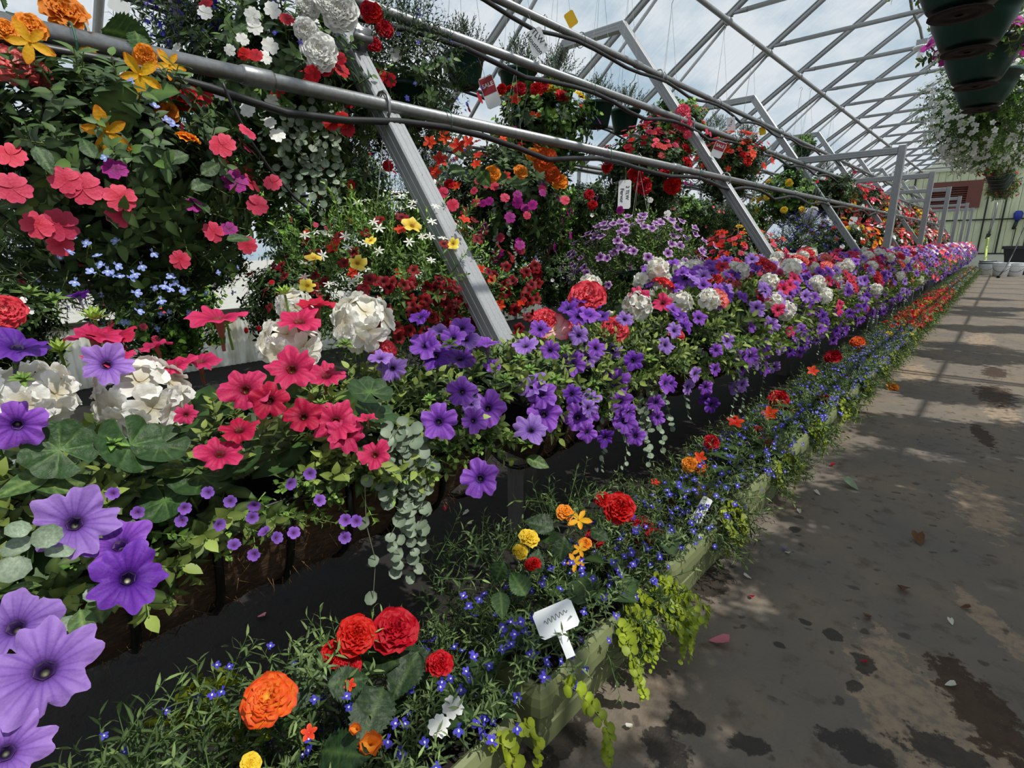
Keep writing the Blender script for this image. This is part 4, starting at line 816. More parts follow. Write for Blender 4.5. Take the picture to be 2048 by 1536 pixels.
for k, px, py, w, X, cf, u in [
    ('petunia_purple', 975, 815, 76, -1.02, .8, .3), ('petunia_purple', 1088, 828, 72, -1.0, .8, .4), ('petunia_lavender', 1062, 858, 72, -.96, .7, .5), ('petunia_purple', 1155, 832, 64, -.98, .85, .3), ('petunia_lavender', 940, 805, 50, -1.04, .2, .2), ('petunia_purple', 850, 690, 70, -1.25, .6, .5), ('petunia_violet', 870, 710, 66, -1.22, .7, .4), ('petunia_purple', 920, 715, 70, -1.2, .5, .7), ('petunia_lavender', 785, 735, 60, -1.22, .4, .3), ('petunia_lavender', 760, 715, 50, -1.22, .3, .4), ('petunia_purple', 975, 685, 60, -1.15, .1, .9), ('petunia_lavender', 1050, 690, 56, -1.15, .3, .8), ('petunia_lavender', 1065, 770, 70, -1.06, .3, .3), ('petunia_purple', 1085, 790, 60, -1.02, .7, .3), ('petunia_purple', 985, 730, 40, -1.15, .4, .6), ('petunia_purple', 1145, 728, 56, -1.1, .8, .3), ('petunia_lavender', 1175, 715, 50, -1.1, .4, .2), ('petunia_purple', 1190, 690, 50, -1.15, .3, .8), ('petunia_purple', 1235, 760, 54, -1.02, .85, .2), ('petunia_purple', 1240, 802, 54, -.98, .85, .2), ('petunia_purple', 1250, 842, 54, -.95, .85, .2), ('petunia_purple', 1270, 872, 44, -.93, .7, .1), ('petunia_lavender', 1180, 795, 54, -1.0, .2, .7), ('petunia_purple', 1315, 835, 32, -1.0, .6, .2), ('petunia_lavender', 1225, 700, 40, -1.1, .5, .5), ('petunia_purple', 1100, 700, 44, -1.12, .7, .5),
    ('begonia_coral', 1175, 596, 82, -1.22, .7, .5), ('begonia_coral', 1090, 640, 56, -1.26, .7, .4), ('begonia_single_coral', 1110, 660, 68, -1.22, .85, .2), ('begonia_coral', 1228, 660, 62, -1.2, .7, .3), ('begonia_salmon', 1152, 648, 30, -1.2, .7, .3), ('begonia_coral', 770, 700, 50, -1.28, .6, .4), ('begonia_coral', 1350, 672, 40, -1.12, .6, .4), ('begonia_salmon', 1155, 680, 18, -1.18, .7, .3),
    ('geranium_white', 1180, 572, 56, -1.3, .6, .6), ('geranium_white', 1275, 612, 70, -1.2, .6, .6), ('geranium_white', 1357, 606, 64, -1.2, .6, .6), ('geranium_white', 1315, 535, 50, -1.35, .6, .6), ('petunia_pink', 1278, 595, 50, -1.2, .7, .4), ('petunia_pink', 1325, 605, 44, -1.2, .6, .6), ('petunia_violet', 1370, 555, 56, -1.3, .6, .5)]:
    K(t1, k, px, py, w, X*.90, cf, u, .08)
for px, py, w in [(1040, 720, 50), (1010, 760, 50), (1060, 740, 46), (1110, 760, 50), (1130, 700, 40), (1190, 770, 40), (1060, 890, 60), (1200, 830, 40), (1010, 800, 46), (1280, 760, 44), (1300, 720, 44), (1110, 800, 40)]: K(t1, 'petunia_rosette', px, py, w, -.93, .3, .9, .1)
for px, py, w in [(1175, 640, 70), (1200, 630, 60), (1190, 668, 50), (1130, 625, 50), (1255, 640, 40), (1100, 700, 40)]: K(t1, 'leaf_begonia', px, py, w, -1.18, .7, .6, .3)
for k, px, py, w, X, cf, u in [('begonia_salmon', 1587, 535, 60, -1.25, .7, .3), ('begonia_salmon', 1612, 513, 44, -1.28, .7, .3), ('begonia_coral', 1430, 565, 50, -1.25, .7, .4), ('begonia_salmon', 1462, 572, 44, -1.22, .8, .2), ('begonia_salmon', 1620, 560, 36, -1.15, .7, .3)]: K(troughs[4] if px > 1500 else troughs[3], k, px, py, w, X, cf, u, .1)
# silver dichondra curtain hanging from the end of the first trough
def curtain(root, cols, X):
    S = []
    for (xa, ya, xb, yb, n) in cols:
        A, B = atX(xa, ya, X), atX(xb, yb, X-.02); t = np.linspace(0, 1, n); P = A[None]*(1-t[:, None])+B[None]*t[:, None]; P += np.c_[rng.normal(0, .004, n), rng.normal(0, .012, n), np.zeros(n)]
        S.append(tube(P, .0011, 4, False, lin('#8a8f72')))
        nn = np.array([face(p, .8, .45, .25) for p in P]); D = np.cross(nn, rng.normal(0, 1, (n, 3))); D /= np.linalg.norm(D, axis=1, keepdims=True); D[:, 2] = np.abs(D[:, 2])
        D -= nn*np.sum(D*nn, 1, keepdims=True); D /= np.linalg.norm(D, axis=1, keepdims=True)
        S.append(scatter(DIC_L, P-D*.010, np.stack([np.cross(D, nn), D, nn], 2), rng.uniform(.85, 1.35, n), .2))
    V, T, C = join(*S); part('silver_trailer', (V-np.array(root.location), T, C), LEAF, root, True, kind='stuff')
curtain(t0, [(770, 860, 760, 1010, 9), (790, 850, 790, 1150, 15), (815, 860, 800, 1080, 13), (830, 860, 825, 1160, 16), (845, 880, 850, 1100, 12), (790, 860, 780, 960, 8), (850, 920, 835, 1020, 8), (740, 960, 760, 1190, 4), (805, 870, 815, 1000, 9)], -.90)
curtain(t1, [(1290, 780, 1300, 925, 14), (1310, 790, 1325, 900, 10), (1275, 800, 1290, 880, 8), (1400, 700, 1420, 780, 9), (1330, 760, 1345, 860, 8)], -.95)

# ================================================================== HANGING BASKETS
POT_P = [(.02, -.20), (.10, -.20), (.105, -.195), (.14, -.02), (.15, -.02), (.155, -.012), (.155, .006), (.145, .008), (.138, -.02), (.0, -.03)]
POT = mesh('pot', lathe(POT_P, 24), POTG, True); POTB = mesh('pot_base', lathe([(.0, -.202), (.03, -.203), (.035, -.199), (.06, -.199), (.065, -.204), (.098, -.204), (.098, -.200)], 18), POTIN, True)
def hanger(top, r=.15, n=3, th=.0016):
    return join(*[tube([(r*math.cos(a+.4), r*math.sin(a+.4), 0), (top[0]*.9, top[1]*.9, top[2]-.05)], th, 4, False) for a in np.arange(n)*2*math.pi/n], tube([(top[0], top[1], top[2]-.06), (top[0], top[1], top[2]-.02), (top[0]+.02, top[1], top[2]+.02), (top[0], top[1], top[2]+.045), (top[0]-.03, top[1], top[2]+.02)], .0035, 5, False))
def dome(n, r, hu, hd, lo, hi, rr=(.80, 1.0)):
    """places over a basket's mass, elevation lo..hi degrees; returns points and outward normals"""
    d = rnd_dirs(n, lo, hi); k = rng.uniform(*rr, n)[:, None]; P = d*np.array([r, r, 1])*k; P[:, 2] = np.where(d[:, 2] > 0, d[:, 2]*hu, d[:, 2]*hd)*k[:, 0]
    Nn = d*np.array([1, 1, .8])+np.array([0, 0, .25]); return P, Nn
SPR = {'imp': IMP_S, 'lob': LOB_S, 'lobd': LOBD_S, 'cal': CAL_S, 'pet': PET_S, 'daisy': DAISY_S, 'grey': GREY_S, 'bac': BAC_S, 'ivy': IVY_S}
def basket_foliage(r, hu, hd, spec):
    S = []
    for k, n, lo, hi in spec:  # kind, how many, elevation range
        if k == 'beg' or k == 'begl':
            P, Nn = dome(n, r*.8, hu*.8, hd*.8, lo, hi); D = Nn+rng.normal(0, .5, (n, 3)); R = bases(D); S.append(scatter(BEG_LEAF if k == 'beg' else BEG_LEAF2, P, R, rng.uniform(.7, 1.15, n), .25))
        elif k == 'dic':
            S.append(strands(DIC_L, 0, [((.6*r*math.cos(a), .6*r*math.sin(a), -.05), a-math.pi/2) for a in rng.uniform(0, 6.28, n)], lo, int(hi), False, 1.0, .25*r, sway=.03))
        else:
            P, Nn = dome(n, r, hu, hd, lo, hi, (.35, .88)); dr = np.where(P[:, 2:3] < 0, np.array([[0, 0, -.5]]), np.array([[0, 0, .35]])); S.append(scatter(SPR[k], P, bases(Nn+dr+rng.normal(0, .35, (n, 3))), rng.uniform(.8, 1.3, n)*(1 if r > .2 else .8), .3))
    return join(*S)
LIB = {}
STY = {
 'impat': (.40, .34, .42, [('imp', 620, -75, 70), ('begl', 26, 20, 80), ('lob', 120, -85, -30)]),
 'mixred': (.40, .34, .40, [('imp', 520, -80, 60), ('beg', 40, 0, 85), ('cal', 140, -60, 60), ('dic', 7, .38, 26)]),
 'lobd': (.38, .42, .45, [('lobd', 900, -80, 85), ('imp', 120, -60, 30)]),
 'calib': (.46, .36, .30, [('cal', 900, -60, 85), ('daisy', 60, 10, 80)]),
 'ivy': (.40, .30, .36, [('ivy', 380, -75, 80), ('beg', 24, 10, 85), ('imp', 160, -70, 20)]),
 'white': (.36, .25, .34, [('bac', 620, -80, 70), ('lobd', 160, -60, 40)]),
 'sprig': (.19, .20, .06, [('grey', 110, 0, 88)]),
 'small': (.28, .14, .10, [('pet', 70, -20, 60), ('bac', 50, -40, 20)]),
 'tuft': (.30, .22, .28, [('pet', 200, -60, 80), ('bac', 120, -80, 20)]),
}
for k, (r, hu, hd, sp) in STY.items(): LIB[k] = [mesh('foliage', basket_foliage(r, hu, hd, sp), LEAF, True) for _ in range(2)]
def basket(P, style, label, flowers, hang=None, group='mixed hanging baskets', sc_=1.0, far=False, name='hanging_basket', pot=True, zr=None):
    r, hu, hd, _ = STY[style or 'small']; P = np.asarray(P, float)
    o = thing(name, P, label, 'hanging basket', group)
    if pot: add('pot_base', POTB, add('pot', POT, o))
    if hang is not None: part('hanger', hanger(np.asarray(hang)-P), CORD, o)
    if style: add('foliage', random.choice(LIB[style]), o, scale=sc_, quat=Matrix.Rotation(random.uniform(0, 6.28), 3, 'Z').to_quaternion(), kind='stuff')
    spec = []
    for k, n, d, lo, hi in flowers:
        Q, Nn = dome(n, r*sc_, hu*sc_, hd*sc_, lo, hi, (.90, 1.14))
        if far or d*FPX/max(.5, depth(P)) < 9: spec.append((k, Q, Nn, d))
        else:
            # turn more of the blossoms to the light and the aisle
            for q, nn in zip(Q, Nn): flower(k, o, P+q, nn+np.array([.25, -.2, .25]), d*rng.uniform(.85, 1.12))
    if spec: blossoms(o, spec)
    return o
p1x, p1z = PIPES[0]; p2x, p2z = PIPES[1]; p3x, p3z = PIPES[2]
# --- the basket of coral impatiens and golden begonias at the start of the lowest pipe
P = atX(230, 360, -2.02); b0 = basket(P, 'impat', 'large hanging basket of coral impatiens with golden star begonias and pale blue lobelia', [('impatiens_coral', 16, .066, -45, 35), ('impatiens_magenta', 4, .06, -40, 30), ('lobelia_pale', 40, .03, -80, -35), ('lobelia_pale', 10, .03, -20, 50)], (p1x, P[1], p1z), sc_=1.0)
for k, px, py, w, X, cf, u in [('begonia_star', 215, 265, 95, -1.72, .9, .1), ('begonia_star', 280, 150, 85, -1.75, .8, .1), ('begonia_apricot', 290, 112, 46, -1.75, .8, .2), ('begonia_star', 60, 85, 85, -1.8, .8, .3), ('begonia_apricot', 60, 55, 60, -1.82, .7, .3), ('begonia_apricot', 130, 30, 90, -2.05, .6, .4), ('begonia_star', 160, 90, 70, -2.0, .6, .2), ('begonia_star', 340, 130, 60, -1.9, .7, .2), ('begonia_apricot', 335, 225, 50, -1.85, .6, .2), ('begonia_salmon', 30, 135, 95, -1.95, .6, .3), ('begonia_salmon', 75, 150, 60, -1.95, .6, .3), ('begonia_apricot', 375, 280, 50, -1.75, .1, .5), ('begonia_red', 370, 200, 70, -1.95, .5, .6), ('begonia_apricot', 10, 60, 50, -1.95, .6, .3), 
   ('impatiens_coral', 165, 375, 75, -1.66, .85, .3), ('impatiens_coral', 130, 360, 60, -1.66, .8, .3), ('impatiens_coral', 240, 395, 62, -1.64, .85, .3), ('impatiens_coral', 25, 375, 70, -1.66, .8, .3), ('impatiens_coral', 445, 290, 55, -1.7, .85, .3), ('impatiens_coral', 515, 410, 45, -1.75, .85, .3), ('impatiens_coral', 120, 450, 70, -1.7, .8, .1), ('impatiens_coral', 75, 450, 60, -1.7, .8, .1), ('impatiens_coral', 20, 310, 60, -1.7, .7, .4), ('impatiens_coral', 240, 430, 55, -1.66, .8, .1), ('impatiens_magenta', 230, 338, 50, -1.68, .6, .6), ('impatiens_magenta', 470, 362, 55, -1.75, .7, .4), ('impatiens_magenta', 385, 410, 40, -1.7, .7, .3), ('impatiens_magenta', 458, 458, 36, -1.72, .8, .2), ('impatiens_coral', 545, 365, 40, -1.8, .8, .3), ('impatiens_coral', 120, 490, 50, -1.72, .8, .1), ('impatiens_coral', 495, 490, 40, -1.75, .8, .1)]: K(b0, k, px, py, w, X, cf, u, .08)
for px, py in [(150, 475), (172, 490), (235, 482), (135, 503), (195, 513), (185, 545), (232, 530), (282, 530), (268, 547), (150, 562), (305, 505), (205, 530), (345, 555), (330, 570), (322, 600), (372, 580), (365, 528), (275, 622), (270, 585), (240, 555), (215, 540), (225, 550), (260, 555), (340, 575), (310, 215), (330, 240), (350, 250), (265, 165)]: K(b0, 'lobelia_pale', px, py, 27, -1.7, .7, .5, .2)
for px, py, w in [(130, 70, 150), (200, 60, 140), (60, 30, 140), (150, 130, 140), (230, 110, 110), (10, 20, 120), (270, 60, 80)]: K(b0, 'leaf_begonia_light', px, py, w*.75, -2.0, .4, .3, .5)
for px, py, w in [(160, 500, 0), (70, 290, 90), (190, 320, 80), (310, 330, 90), (380, 380, 80), (420, 430, 80), (330, 300, 90), (280, 420, 80), (400, 350, 80), (60, 400, 80), (450, 480, 70), (210, 420, 60), (380, 310, 90), (350, 440, 80)]:
    if w: K(b0, 'leaf_impatiens', px, py, w*.7, -1.68, .6, .6, .35)
# --- second pipe: white begonia and red impatiens, then dark lobelia
P = atX(560, 190, -2.45); b1 = basket(P, 'mixred', 'hanging basket with ruffled white begonias, white and red impatiens and trailing silver leaves', [('impatiens_red', 16, .062, -60, 30), ('impatiens_white', 12, .055, -20, 50), ('lobelia_dark', 40, .03, 10, 80)], (p2x, P[1], p2z), sc_=1.12)
for k, px, py, w, X in [('begonia_white', 640, 105, 80, -2.02), ('begonia_white', 612, 62, 52, -2.04), ('begonia_white', 680, 25, 80, -2.04), ('begonia_white', 615, 15, 50, -2.1), ('begonia_white', 650, 5, 50, -2.05), ('impatiens_white', 410, 25, 32, -2.1), ('impatiens_white', 505, 32, 36, -2.1), ('impatiens_white', 545, 20, 36, -2.1), ('impatiens_white', 575, 38, 30, -2.1), ('impatiens_white', 510, 55, 34, -2.1), ('impatiens_white', 485, 78, 28, -2.1), ('impatiens_white', 540, 92, 36, -2.1), ('impatiens_white', 460, 100, 24, -2.1), ('impatiens_white', 540, 245, 28, -2.0), ('impatiens_white', 555, 270, 34, -2.0), ('impatiens_white', 440, 187, 28, -2.05), ('impatiens_white', 545, 205, 34, -2.05), ('impatiens_white', 530, 115, 30, -2.1), ('impatiens_red', 650, 135, 38, -2.02), ('impatiens_red', 680, 117, 28, -2.02), ('impatiens_red', 625, 148, 36, -2.02), ('impatiens_red', 662, 245, 34, -2.0), ('impatiens_red', 685, 240, 36, -2.0), ('impatiens_red', 695, 258, 34, -2.0), ('impatiens_red', 400, 190, 50, -2.05), ('impatiens_red', 605, 155, 30, -2.05)]: K(b1, k, px, py, w, X, .85, .3, .12)
n_ = 150; V = []
for _ in range(n_): V.append(atX(rng.uniform(290, 480), rng.uniform(-20, 90), rng.uniform(-2.75, -2.3)))
V = np.array(V)-P; blossoms(b1, [('lobelia_dark', V, rnd_dirs(n_, -10, 80), .030)], 'lobelia_blossoms')
part('lobelia_foliage', scatter(LOBD_S, V-np.array([0, 0, .05]), bases(rnd_dirs(n_, 10, 80)), rng.uniform(.8, 1.3, n_), .3), LEAF, b1, True, kind='stuff')
curtain(b1, [(x, 225+rng.uniform(-30, 30), x+rng.uniform(-12, 12), 430+rng.uniform(-70, 40), 14) for x in (575, 595, 612, 630, 648, 665, 685, 560, 640)], -2.06)
P = atX(800, 175, -2.5); b2 = basket(P, 'lobd', 'dark blue lobelia hanging basket with red begonia blooms behind the first sloping leg', [('lobelia_dark', 150, .034, -70, 80), ('impatiens_red', 8, .06, -60, 0)], (p2x, P[1], p2z), sc_=1.0)
for k, px, py, w, X in [('begonia_red', 745, 28, 46, -2.25), ('begonia_red', 768, 60, 40, -2.25), ('begonia_red', 748, 90, 34, -2.25), ('begonia_red', 735, 20, 34, -2.25), ('impatiens_red', 760, 150, 30, -2.3), ('impatiens_red', 700, 200, 34, -2.2), ('impatiens_red', 780, 160, 30, -2.3), ('impatiens_white', 790, 110, 30, -2.3)]: K(b2, k, px, py, w, X, .8, .3, .15)
# --- low basket of dark red calibrachoa
P = atX(800, 590, -1.98); bL1 = basket(P, 'calib', 'low hanging basket of dark red calibrachoa with white daisies and yellow trumpets', [('calibrachoa_red', 95, .048, -30, 60), ('daisy_white', 70, .045, 25, 85), ('begonia_star_red', 8, .05, 0, 60)], (p1x, P[1], p1z), sc_=1.08)
for px, py, w in [(825, 450, 44), (740, 480, 26), (715, 525, 40), (628, 515, 36), (615, 570, 36), (810, 573, 32), (905, 487, 30)]: K(bL1, 'calibrachoa_yellow', px, py, w, -1.6, .6, .5, .2)
for _ in range(85): K(bL1, 'calibrachoa_red', rng.uniform(710, 955), rng.uniform(555, 695), 27, rng.uniform(-1.62, -1.52), .8, .3, .25)
for _ in range(26): K(bL1, 'daisy_white', rng.uniform(600, 900), rng.uniform(460, 590), 24, -1.64, .5, .8, .25)
for _ in range(30): K(bL1, 'calibrachoa_red', rng.uniform(965, 1075), rng.uniform(530, 670), 25, -1.66, .8, .3, .25)
for px, py in [(800, 545), (1000, 610), (1045, 605), (985, 560), (960, 540), (740, 640)]: K(bL1, 'begonia_star_red', px, py, 24, -1.62, .7, .3, .3)
n_ = 60; V = np.array([atX(rng.uniform(590, 960), rng.uniform(430, 560), rng.uniform(-2.05, -1.66)) for _ in range(n_)])-P
part('daisy_stems', scatter(DAISY_S, V-np.array([0, 0, .06]), bases(rnd_dirs(n_, 50, 88)), rng.uniform(.8, 1.2, n_), .3), LEAF, bL1, True, kind='stuff')
# --- other low baskets on the lowest pipe
LOW = [((1275, 545), 'calib', 'low hanging basket of white-edged purple calibrachoa', [('calibrachoa_veined', 170, .065, -15, 70)], 1.1, -1.98), ((1480, 535), 'mixred', 'low hanging basket of fiery red begonias with a yellow top', [('begonia_star_red', 110, .07, -20, 70), ('begonia_yellow', 4, .09, 60, 85), ('impatiens_red', 50, .07, -10, 70), ('impatiens_coral', 24, .07, 0, 70)], 1.08, -1.98), ((1605, 500), 'lobd', 'low hanging basket of deep blue lobelia with white blooms', [('lobelia_dark', 420, .046, -40, 80), ('begonia_white', 6, .11, 30, 80)], 1.1, -1.98), ((1672, 490), 'mixred', 'low hanging basket of orange and yellow begonias beside the blue lobelia', [('begonia_orange', 14, .09, 0, 80), ('begonia_yellow', 5, .09, 30, 80), ('impatiens_white', 40, .07, -30, 50), ('impatiens_red', 30, .07, -20, 60)], 1.08, -1.98)]
for (px, py), st, lab, fl_, s_, X in LOW:
    P = atX(px, py, X); basket(P, st, lab, fl_, (p1x, P[1], p1z), sc_=s_, group='low hanging baskets over the bench')
# --- middle row, hung behind the lowest pipe
MID = [((1010, 400), 'mixred', 'hanging basket of orange begonias above magenta impatiens', [('begonia_star_red', 30, .065, 0, 70), ('impatiens_magenta', 40, .06, -60, 10), ('impatiens_coral', 40, .06, -50, 20), ('lobelia_pale', 26, .03, -80, -40)], 1.1, -2.5),
 ((1290, 350), 'mixred', 'hanging basket of red begonias carrying the tag that reads Fervor', [('impatiens_coral', 44, .07, 20, 80), ('begonia_red', 6, .12, -5, 35), ('impatiens_white', 5, .05, -50, 20), ('impatiens_red', 40, .07, 15, 80), ('impatiens_magenta', 6, .05, -50, 0)], 1.08, -2.5),
 ((1460, 335), 'mixred', 'hanging basket of scarlet begonias next to white-flecked lobelia', [('begonia_star_red', 60, .085, -10, 80), ('impatiens_red', 40, .07, 0, 80), ('begonia_red', 8, .1, -10, 60), ('lobelia_pale', 60, .03, -60, 20)], 1.0, -2.5),
 ((1575, 395), 'ivy', 'hanging basket of bright yellow begonias', [('begonia_yellow', 18, .11, -40, 50), ('lobelia_pale', 40, .035, 20, 70)], 1.0, -2.5),
 ((1662, 385), 'mixred', 'hanging basket of white and pink begonias above the yellow ones', [('begonia_white', 14, .1, 20, 80), ('begonia_pink', 10, .1, -10, 50), ('begonia_yellow', 6, .1, -50, 0)], 1.05, -2.5),
 ((1725, 405), 'mixred', 'hanging basket of rosy pink begonias behind the first upright', [('begonia_pink', 40, .09, -30, 80), ('impatiens_coral', 60, .08, -50, 60)], 1.05, -2.5)]
mids = []
for (px, py), st, lab, fl_, s_, X in MID:
    P = atX(px, py, X); mids.append(basket(P, st, lab, fl_, (p2x, P[1], p2z), sc_=s_))
m0, m1, m2, m3, m4, m5 = mids
for k, px, py, w, X in [('begonia_orange', 1090, 320, 54, -2.05), ('begonia_apricot', 985, 350, 38, -2.05), ('begonia_apricot', 1040, 345, 34, -2.05), ('begonia_apricot', 1065, 310, 30, -2.1), ('begonia_star_red', 880, 320, 34, -2.1), ('begonia_star_red', 915, 293, 34, -2.1), ('begonia_star_red', 935, 285, 30, -2.1), ('begonia_red', 900, 370, 26, -2.1), ('begonia_apricot', 1120, 365, 36, -2.05), ('begonia_star_red', 860, 285, 30, -2.2), ('begonia_star_red', 890, 275, 30, -2.2), ('begonia_star_red', 870, 345, 30, -2.1), ('begonia_orange', 1105, 350, 36, -2.05), ('impatiens_coral', 1010, 395, 22, -2.0), ('impatiens_magenta', 1035, 405, 26, -2.0), ('impatiens_magenta', 1065, 410, 24, -2.0), ('impatiens_coral', 905, 410, 30, -2.0), ('impatiens_coral', 885, 385, 28, -2.0), ('impatiens_magenta', 1040, 490, 24, -2.0), ('impatiens_magenta', 1020, 435, 26, -2.0), ('impatiens_coral', 1130, 400, 22, -2.0)]: K(m0, k, px, py, w, X, .8, .3, .15)
for px, py, w in [(900, 345, 46), (930, 360, 44), (960, 340, 44), (1060, 360, 44), (925, 320, 40), (1010, 370, 40)]: K(m0, 'leaf_begonia_light', px, py, w, -2.1, .6, .5, .3)
for k, px, py, w, X in [('begonia_red', 1285, 372, 40, -2.05), ('begonia_red', 1345, 372, 38, -2.05), ('begonia_red', 1270, 350, 34, -2.05), ('begonia_red', 1215, 335, 26, -2.05), ('begonia_red', 1330, 345, 28, -2.1), ('begonia_red', 1178, 390, 24, -2.05), ('begonia_red', 1185, 410, 22, -2.05), ('impatiens_white', 1335, 427, 16, -2.0), ('impatiens_magenta', 1240, 420, 18, -2.0)]: K(m1, k, px, py, w, X, .8, .3, .15)
# --- upper row
UP = [((1085, 262), 'ivy', 'leafy upper hanging basket with red and yellow begonias on top', [('begonia_red', 5, .11, 35, 80), ('begonia_yellow', 3, .10, 35, 80), ('impatiens_magenta', 12, .05, -60, 10), ('lobelia_pale', 20, .03, -50, 20), ('begonia_star_red', 6, .05, 0, 60)], .98, -2.75),
 ((1345, 262), 'ivy', 'upper hanging basket with tall pink begonias reaching above the middle pipe', [('begonia_pink', 4, .13, 10, 60), ('impatiens_coral', 14, .07, -20, 60), ('begonia_star_red', 10, .06, -40, 30)], .85, -2.7)]
ups = []
for (px, py), st, lab, fl_, s_, X in UP:
    P = atX(px, py, X); ups.append(basket(P, st, lab, fl_, (p3x, P[1], p3z), sc_=s_))
for k, px, py, w, X in [('begonia_red', 1073, 180, 30, -2.6), ('begonia_red', 1040, 178, 28, -2.55), ('begonia_yellow', 1098, 172, 30, -2.6), ('begonia_red', 1085, 170, 28, -2.6), ('begonia_yellow', 1115, 180, 26, -2.6), ('begonia_red', 1003, 178, 22, -2.6), ('begonia_star_red', 1030, 200, 24, -2.5)]: K(ups[0], k, px, py, w, X, .8, .3, .15)
for k, px, py, w, X in [('begonia_pink', 1366, 222, 32, -2.4), ('begonia_pink', 1368, 250, 34, -2.4), ('begonia_pink', 1355, 245, 28, -2.4), ('begonia_pink', 1374, 270, 20, -2.35)]: K(ups[1], k, px, py, w, X, .8, .2, .2)
# --- further baskets down the rows, too far off to pick their blossoms apart
pal = [('far_red', 'far_coral', 'far_white'), ('far_coral', 'far_pink', 'far_white'), ('far_orange', 'far_yellow', 'far_red'), ('far_pink', 'far_white', 'far_coral')]
cw = [('scarlet', 'coral'), ('coral', 'pink'), ('orange', 'yellow'), ('pink', 'white')]
j = 0
for row, (X, z0, hz, ys) in enumerate([(-2.5, 1.85, p2z, np.arange(12.4, 27, 1.5)), (-2.02, 1.15, p1z, np.arange(11.2, 27, 1.4))]):
    for i, y in enumerate(ys):
        c = pal[j % 4]; j += 1
        basket((X, y, z0+rng.uniform(-.06, .08)), random.choice(['mixred', 'impat', 'ivy']), f'{ordn[i]} distant {cw[(j-1) % 4][0]} and {cw[(j-1) % 4][1]} basket of the {["middle", "low"][row]} row beyond the second upright', [(c[0], 52, .11, -30, 80), (c[1], 46, .1, -50, 60), (c[2], 36, .09, -40, 70)], ((p2x, p1x)[row], y, hz), far=True, group='distant hanging baskets')
# --- dark green pots of grey-leaved sprigs hung behind the racks
for i, (px, py, X) in enumerate([(928, 112, -3.05), (1035, 143, -3.05), (1118, 158, -3.05), (1195, 208, -3.05), (1250, 222, -3.05), (1330, 250, -3.05), (1432, 268, -3.05), (1490, 282, -3.05), (1585, 330, -3.05), (1650, 345, -3.05), (1730, 372, -3.05)]):
    P = atX(px, py, X); basket(P, 'sprig', f'{ordn[i]} dark green pot of grey-leaved sprigs hung high behind the racks', [('lobelia_dark', 10, .02, 10, 70)], (P[0], P[1], min(roof_z(P[0])-.1, P[2]+1.2)), group='green pots of grey sprigs', name='hanging_pot')
P = atX(1608, 290, -3.05); basket(P, 'ivy', 'pot of climbing leafy vine rising above the upper pipe', [], (P[0], P[1], P[2]+.9), group='green pots of grey sprigs', name='hanging_pot', sc_=.5)
# --- the wall side of the racks
j = 0
for tier, (xo, z_, pz) in enumerate([(TX+REARX-p1x+.05, 1.22, p1z), (TX+REARX-p2x+.05, 1.72, p2z), (TX+REARX-p1x+.35, .72, p1z)]):
    for i, y in enumerate(np.arange(-.4+.3*tier, 14, .98)):
        st = ['impat', 'lobd', 'mixred', 'ivy'][(i+tier) % 4]; xr = TX+REARX-(p1x, p2x, p1x)[tier]; j += 1
        c_ = [('impatiens_coral', 'coral'), ('impatiens_red', 'red'), ('impatiens_white', 'white')][(i+tier) % 3]
        basket((xo, y, z_), st, f'{ordn[i]} shaded {c_[1]} basket in the {["second", "top", "bottom"][tier]} tier on the wall side', [(c_[0], 16, .06, -50, 50)] if y < 6 else [('far_'+{'coral': 'coral', 'red': 'red', 'white': 'white'}[c_[1]], 16, .06, -50, 50)], (xr, y, pz), group='baskets on the wall side', far=y >= 4, sc_=1.05)
# --- baskets added out of view across the aisle to shade the near floor
for i, y in enumerate([-1.2, -.5, .2, .9, 1.55, 2.2, 2.85, 3.5, 4.3, 5.6, 7.4, 8.1, 9.9, 12.0, 12.8, 15]):
    for rr_, (X, z_) in enumerate(((.92, 1.85), (1.6, 2.0))):
        if rr_ and i % 2 and i > 8: continue
        basket((X, y+.3*rr_, z_), ['mixred', 'impat', 'ivy', 'lobd'][(i+rr_) % 4], f'{ordn[i]} added leafy shade basket of the {["inner", "outer"][rr_]} row hung across the aisle', [('far_red', 20, .08, -30, 60)], (X, y+.3*rr_, z_+1), group='added shade baskets across the aisle', far=True, sc_=1.1)
for X, nm in ((.92, 'inner'), (1.6, 'outer')): part('overhead_line', tube([(X, y, 3.02 if X < 1 else 3.17) for y in (-2, 10, 20, 31)], .02, 8), GALV, smooth=True, label=f'added galvanised pipe line of the {nm} basket row across the aisle', category='pipe')
